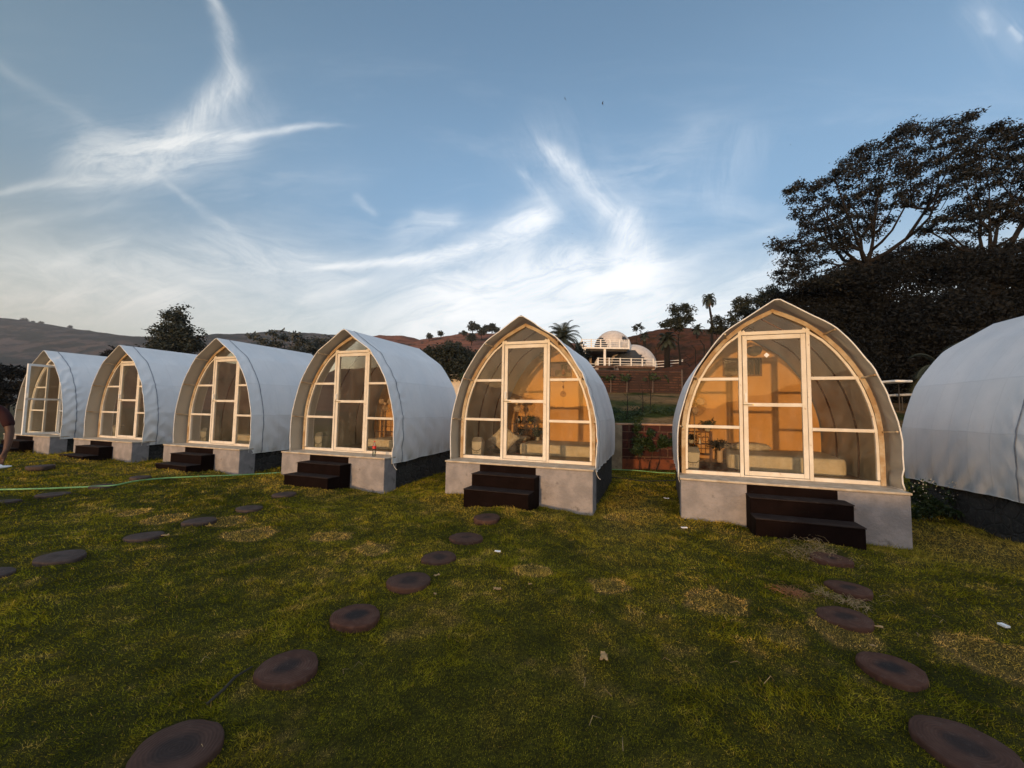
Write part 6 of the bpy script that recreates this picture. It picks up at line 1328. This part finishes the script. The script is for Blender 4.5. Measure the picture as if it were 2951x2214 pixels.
# standing, leaning forward a little; left arm (towards the camera's right) hangs with a plate
LA = [(.24, -.04, 1.30), (.335, -.05, 1.18), (.385, -.05, 1.04), (.425, -.09, .92), (.455, -.13, .80), (.458, -.145, .775), (.46, -.155, .72)]
nodes = [(0, 0, .86, .135, .11), (0, -.03, 1.02, .125, .10), (0, -.07, 1.18, .14, .10), (0, -.10, 1.32, .12, .09), (0, -.13, 1.41, .055), (0, -.16, 1.49, .075, .09), (0, -.17, 1.58, .078, .095), (0, -.16, 1.645, .05, .06),
         (.14, -.08, 1.335, .06)] + [LA[0] + (.055,), LA[1] + (.050,), LA[2] + (.043,), LA[3] + (.040,), LA[4] + (.029,), LA[5] + (.030, .02), LA[6] + (.036, .018),
         (-.14, -.08, 1.335, .06), (-.25, -.04, 1.27, .055), (-.30, .0, 1.10, .045), (-.31, -.04, .98, .04), (-.31, -.12, .80, .03), (-.31, -.14, .71, .034, .018),
         (.09, 0, .80, .085), (.10, -.02, .48, .058), (.10, .0, .26, .052), (.10, .02, .08, .038), (.10, -.10, .04, .035), (-.09, 0, .80, .085), (-.10, -.02, .48, .058), (-.10, 0, .26, .052), (-.10, .02, .08, .038), (-.10, -.10, .04, .035)]
ed = [(0, 1), (1, 2), (2, 3), (3, 4), (4, 5), (5, 6), (6, 7), (3, 8), (8, 9), (9, 10), (10, 11), (11, 12), (12, 13), (13, 14), (14, 15), (3, 16), (16, 17), (17, 18), (18, 19), (19, 20), (20, 21), (0, 22), (22, 23), (23, 24), (24, 25), (25, 26), (0, 27), (27, 28), (28, 29), (29, 30), (30, 31)]
# fingers curling round the plate edge
base_i = 15
for k, (dx_, ln_) in enumerate(((-.024, .062), (-.008, .070), (.008, .066), (.023, .052))):
    i0 = len(nodes); hx, hy, hz_ = LA[6]
    nodes += [(hx + dx_, hy - .012, hz_ - .035, .0095), (hx + dx_ * 1.1, hy - .026, hz_ - .035 - ln_ * .5, .0088), (hx + dx_ * 1.1, hy - .008, hz_ - .035 - ln_ * .95, .0078)]
    ed += [(base_i, i0), (i0, i0 + 1), (i0 + 1, i0 + 2)]
i0 = len(nodes); hx, hy, hz_ = LA[6]; nodes += [(hx - .034, hy - .03, hz_ + .01, .011), (hx - .040, hy - .055, hz_ - .03, .0095), (hx - .030, hy - .058, hz_ - .065, .0085)]; ed += [(base_i, i0), (i0, i0 + 1), (i0 + 1, i0 + 2)]
body = skin_mesh('body', nodes, ed, M['skin'], pr)
sh = [(0, 0, .84, .165, .14), (0, -.03, 1.02, .15, .125), (0, -.07, 1.18, .165, .125), (0, -.10, 1.33, .145, .11), (0, -.13, 1.40, .075), (.15, -.08, 1.335, .085), (.24, -.04, 1.295, .066), (.335, -.05, 1.18, .064), (.375, -.05, 1.075, .062), (-.15, -.08, 1.335, .085), (-.25, -.04, 1.265, .078), (-.295, .0, 1.12, .07)]
skin_mesh('shirt', sh, [(0, 1), (1, 2), (2, 3), (3, 4), (3, 5), (5, 6), (6, 7), (7, 8), (3, 9), (9, 10), (10, 11)], M['shirt'], pr)
skin_mesh('trousers', [(0, 0, .86, .15, .13), (.095, 0, .78, .10), (.10, -.02, .48, .075), (.10, 0, .26, .068), (.10, .02, .09, .062), (-.095, 0, .78, .10), (-.10, -.02, .48, .075), (-.10, 0, .26, .068), (-.10, .02, .09, .062)], [(0, 1), (1, 2), (2, 3), (3, 4), (0, 5), (5, 6), (6, 7), (7, 8)], M['trouser'], pr)
MB().lathe([(.02, .13), (.07, .11), (.095, .05), (.098, 0), (.088, -.04)], n=18, sy=1.15).build('hair', M['hair'], pr, smooth=True).location = (0, -.15, 1.60)
fc = MB()
for s in (-1, 1): fc.lathe([(.002, .008), (.009, .003), (.009, -.003), (.002, -.008)], c=(s * .03, -.262, 1.585), n=8); fc.tube([(s * .08, -.17, 1.60), (s * .092, -.16, 1.58), (s * .08, -.165, 1.55)], .010, 6)
fc.tube([(0, -.262, 1.585), (0, -.285, 1.55), (0, -.262, 1.545)], [.008, .013, .008], 6); fc.tube([(-.025, -.255, 1.515), (0, -.262, 1.512), (.025, -.255, 1.515)], .006, 6); fc.build('face_detail', M['skin'], pr, smooth=True)
pl = empty('plate', (PX + LA[6][0] - .03, PY + LA[6][1] - .05, g0 + .58), 0, 'white plate with a crumpled tissue held in the hand at the left edge', 'plate')
MB().lathe([(.07, 0), (.10, .006), (.135, .022), (.132, .026), (.098, .011), (.02, .008)], n=28).build('dish', M['paper'], pl, smooth=True)
rr = random.Random(3); q = pillow('tissue', .07, .06, .04, 4, 'paper'); q.parent = pl; q.location = (.03, .0, .012)

HAZE = .00022
# ------------------------------------------------------------------ haze (closed box round everything seen)
hz_m = bpy.data.materials.new('haze_air'); hz_m.use_nodes = True; hz_m.node_tree.nodes.clear(); T = NT(hz_m.node_tree)
pv = T.n('ShaderNodeVolumePrincipled'); pv.inputs['Color'].default_value = (.86, .90, .95, 1); pv.inputs['Density'].default_value = HAZE; pv.inputs['Anisotropy'].default_value = .2
o_ = T.n('ShaderNodeOutputMaterial'); T.lk(pv.outputs[0], o_.inputs['Volume'])
hz = MB().box(-1600, -16, -14, 1600, 1560, 230).build('haze', hz_m); tag(hz, kind='stuff')
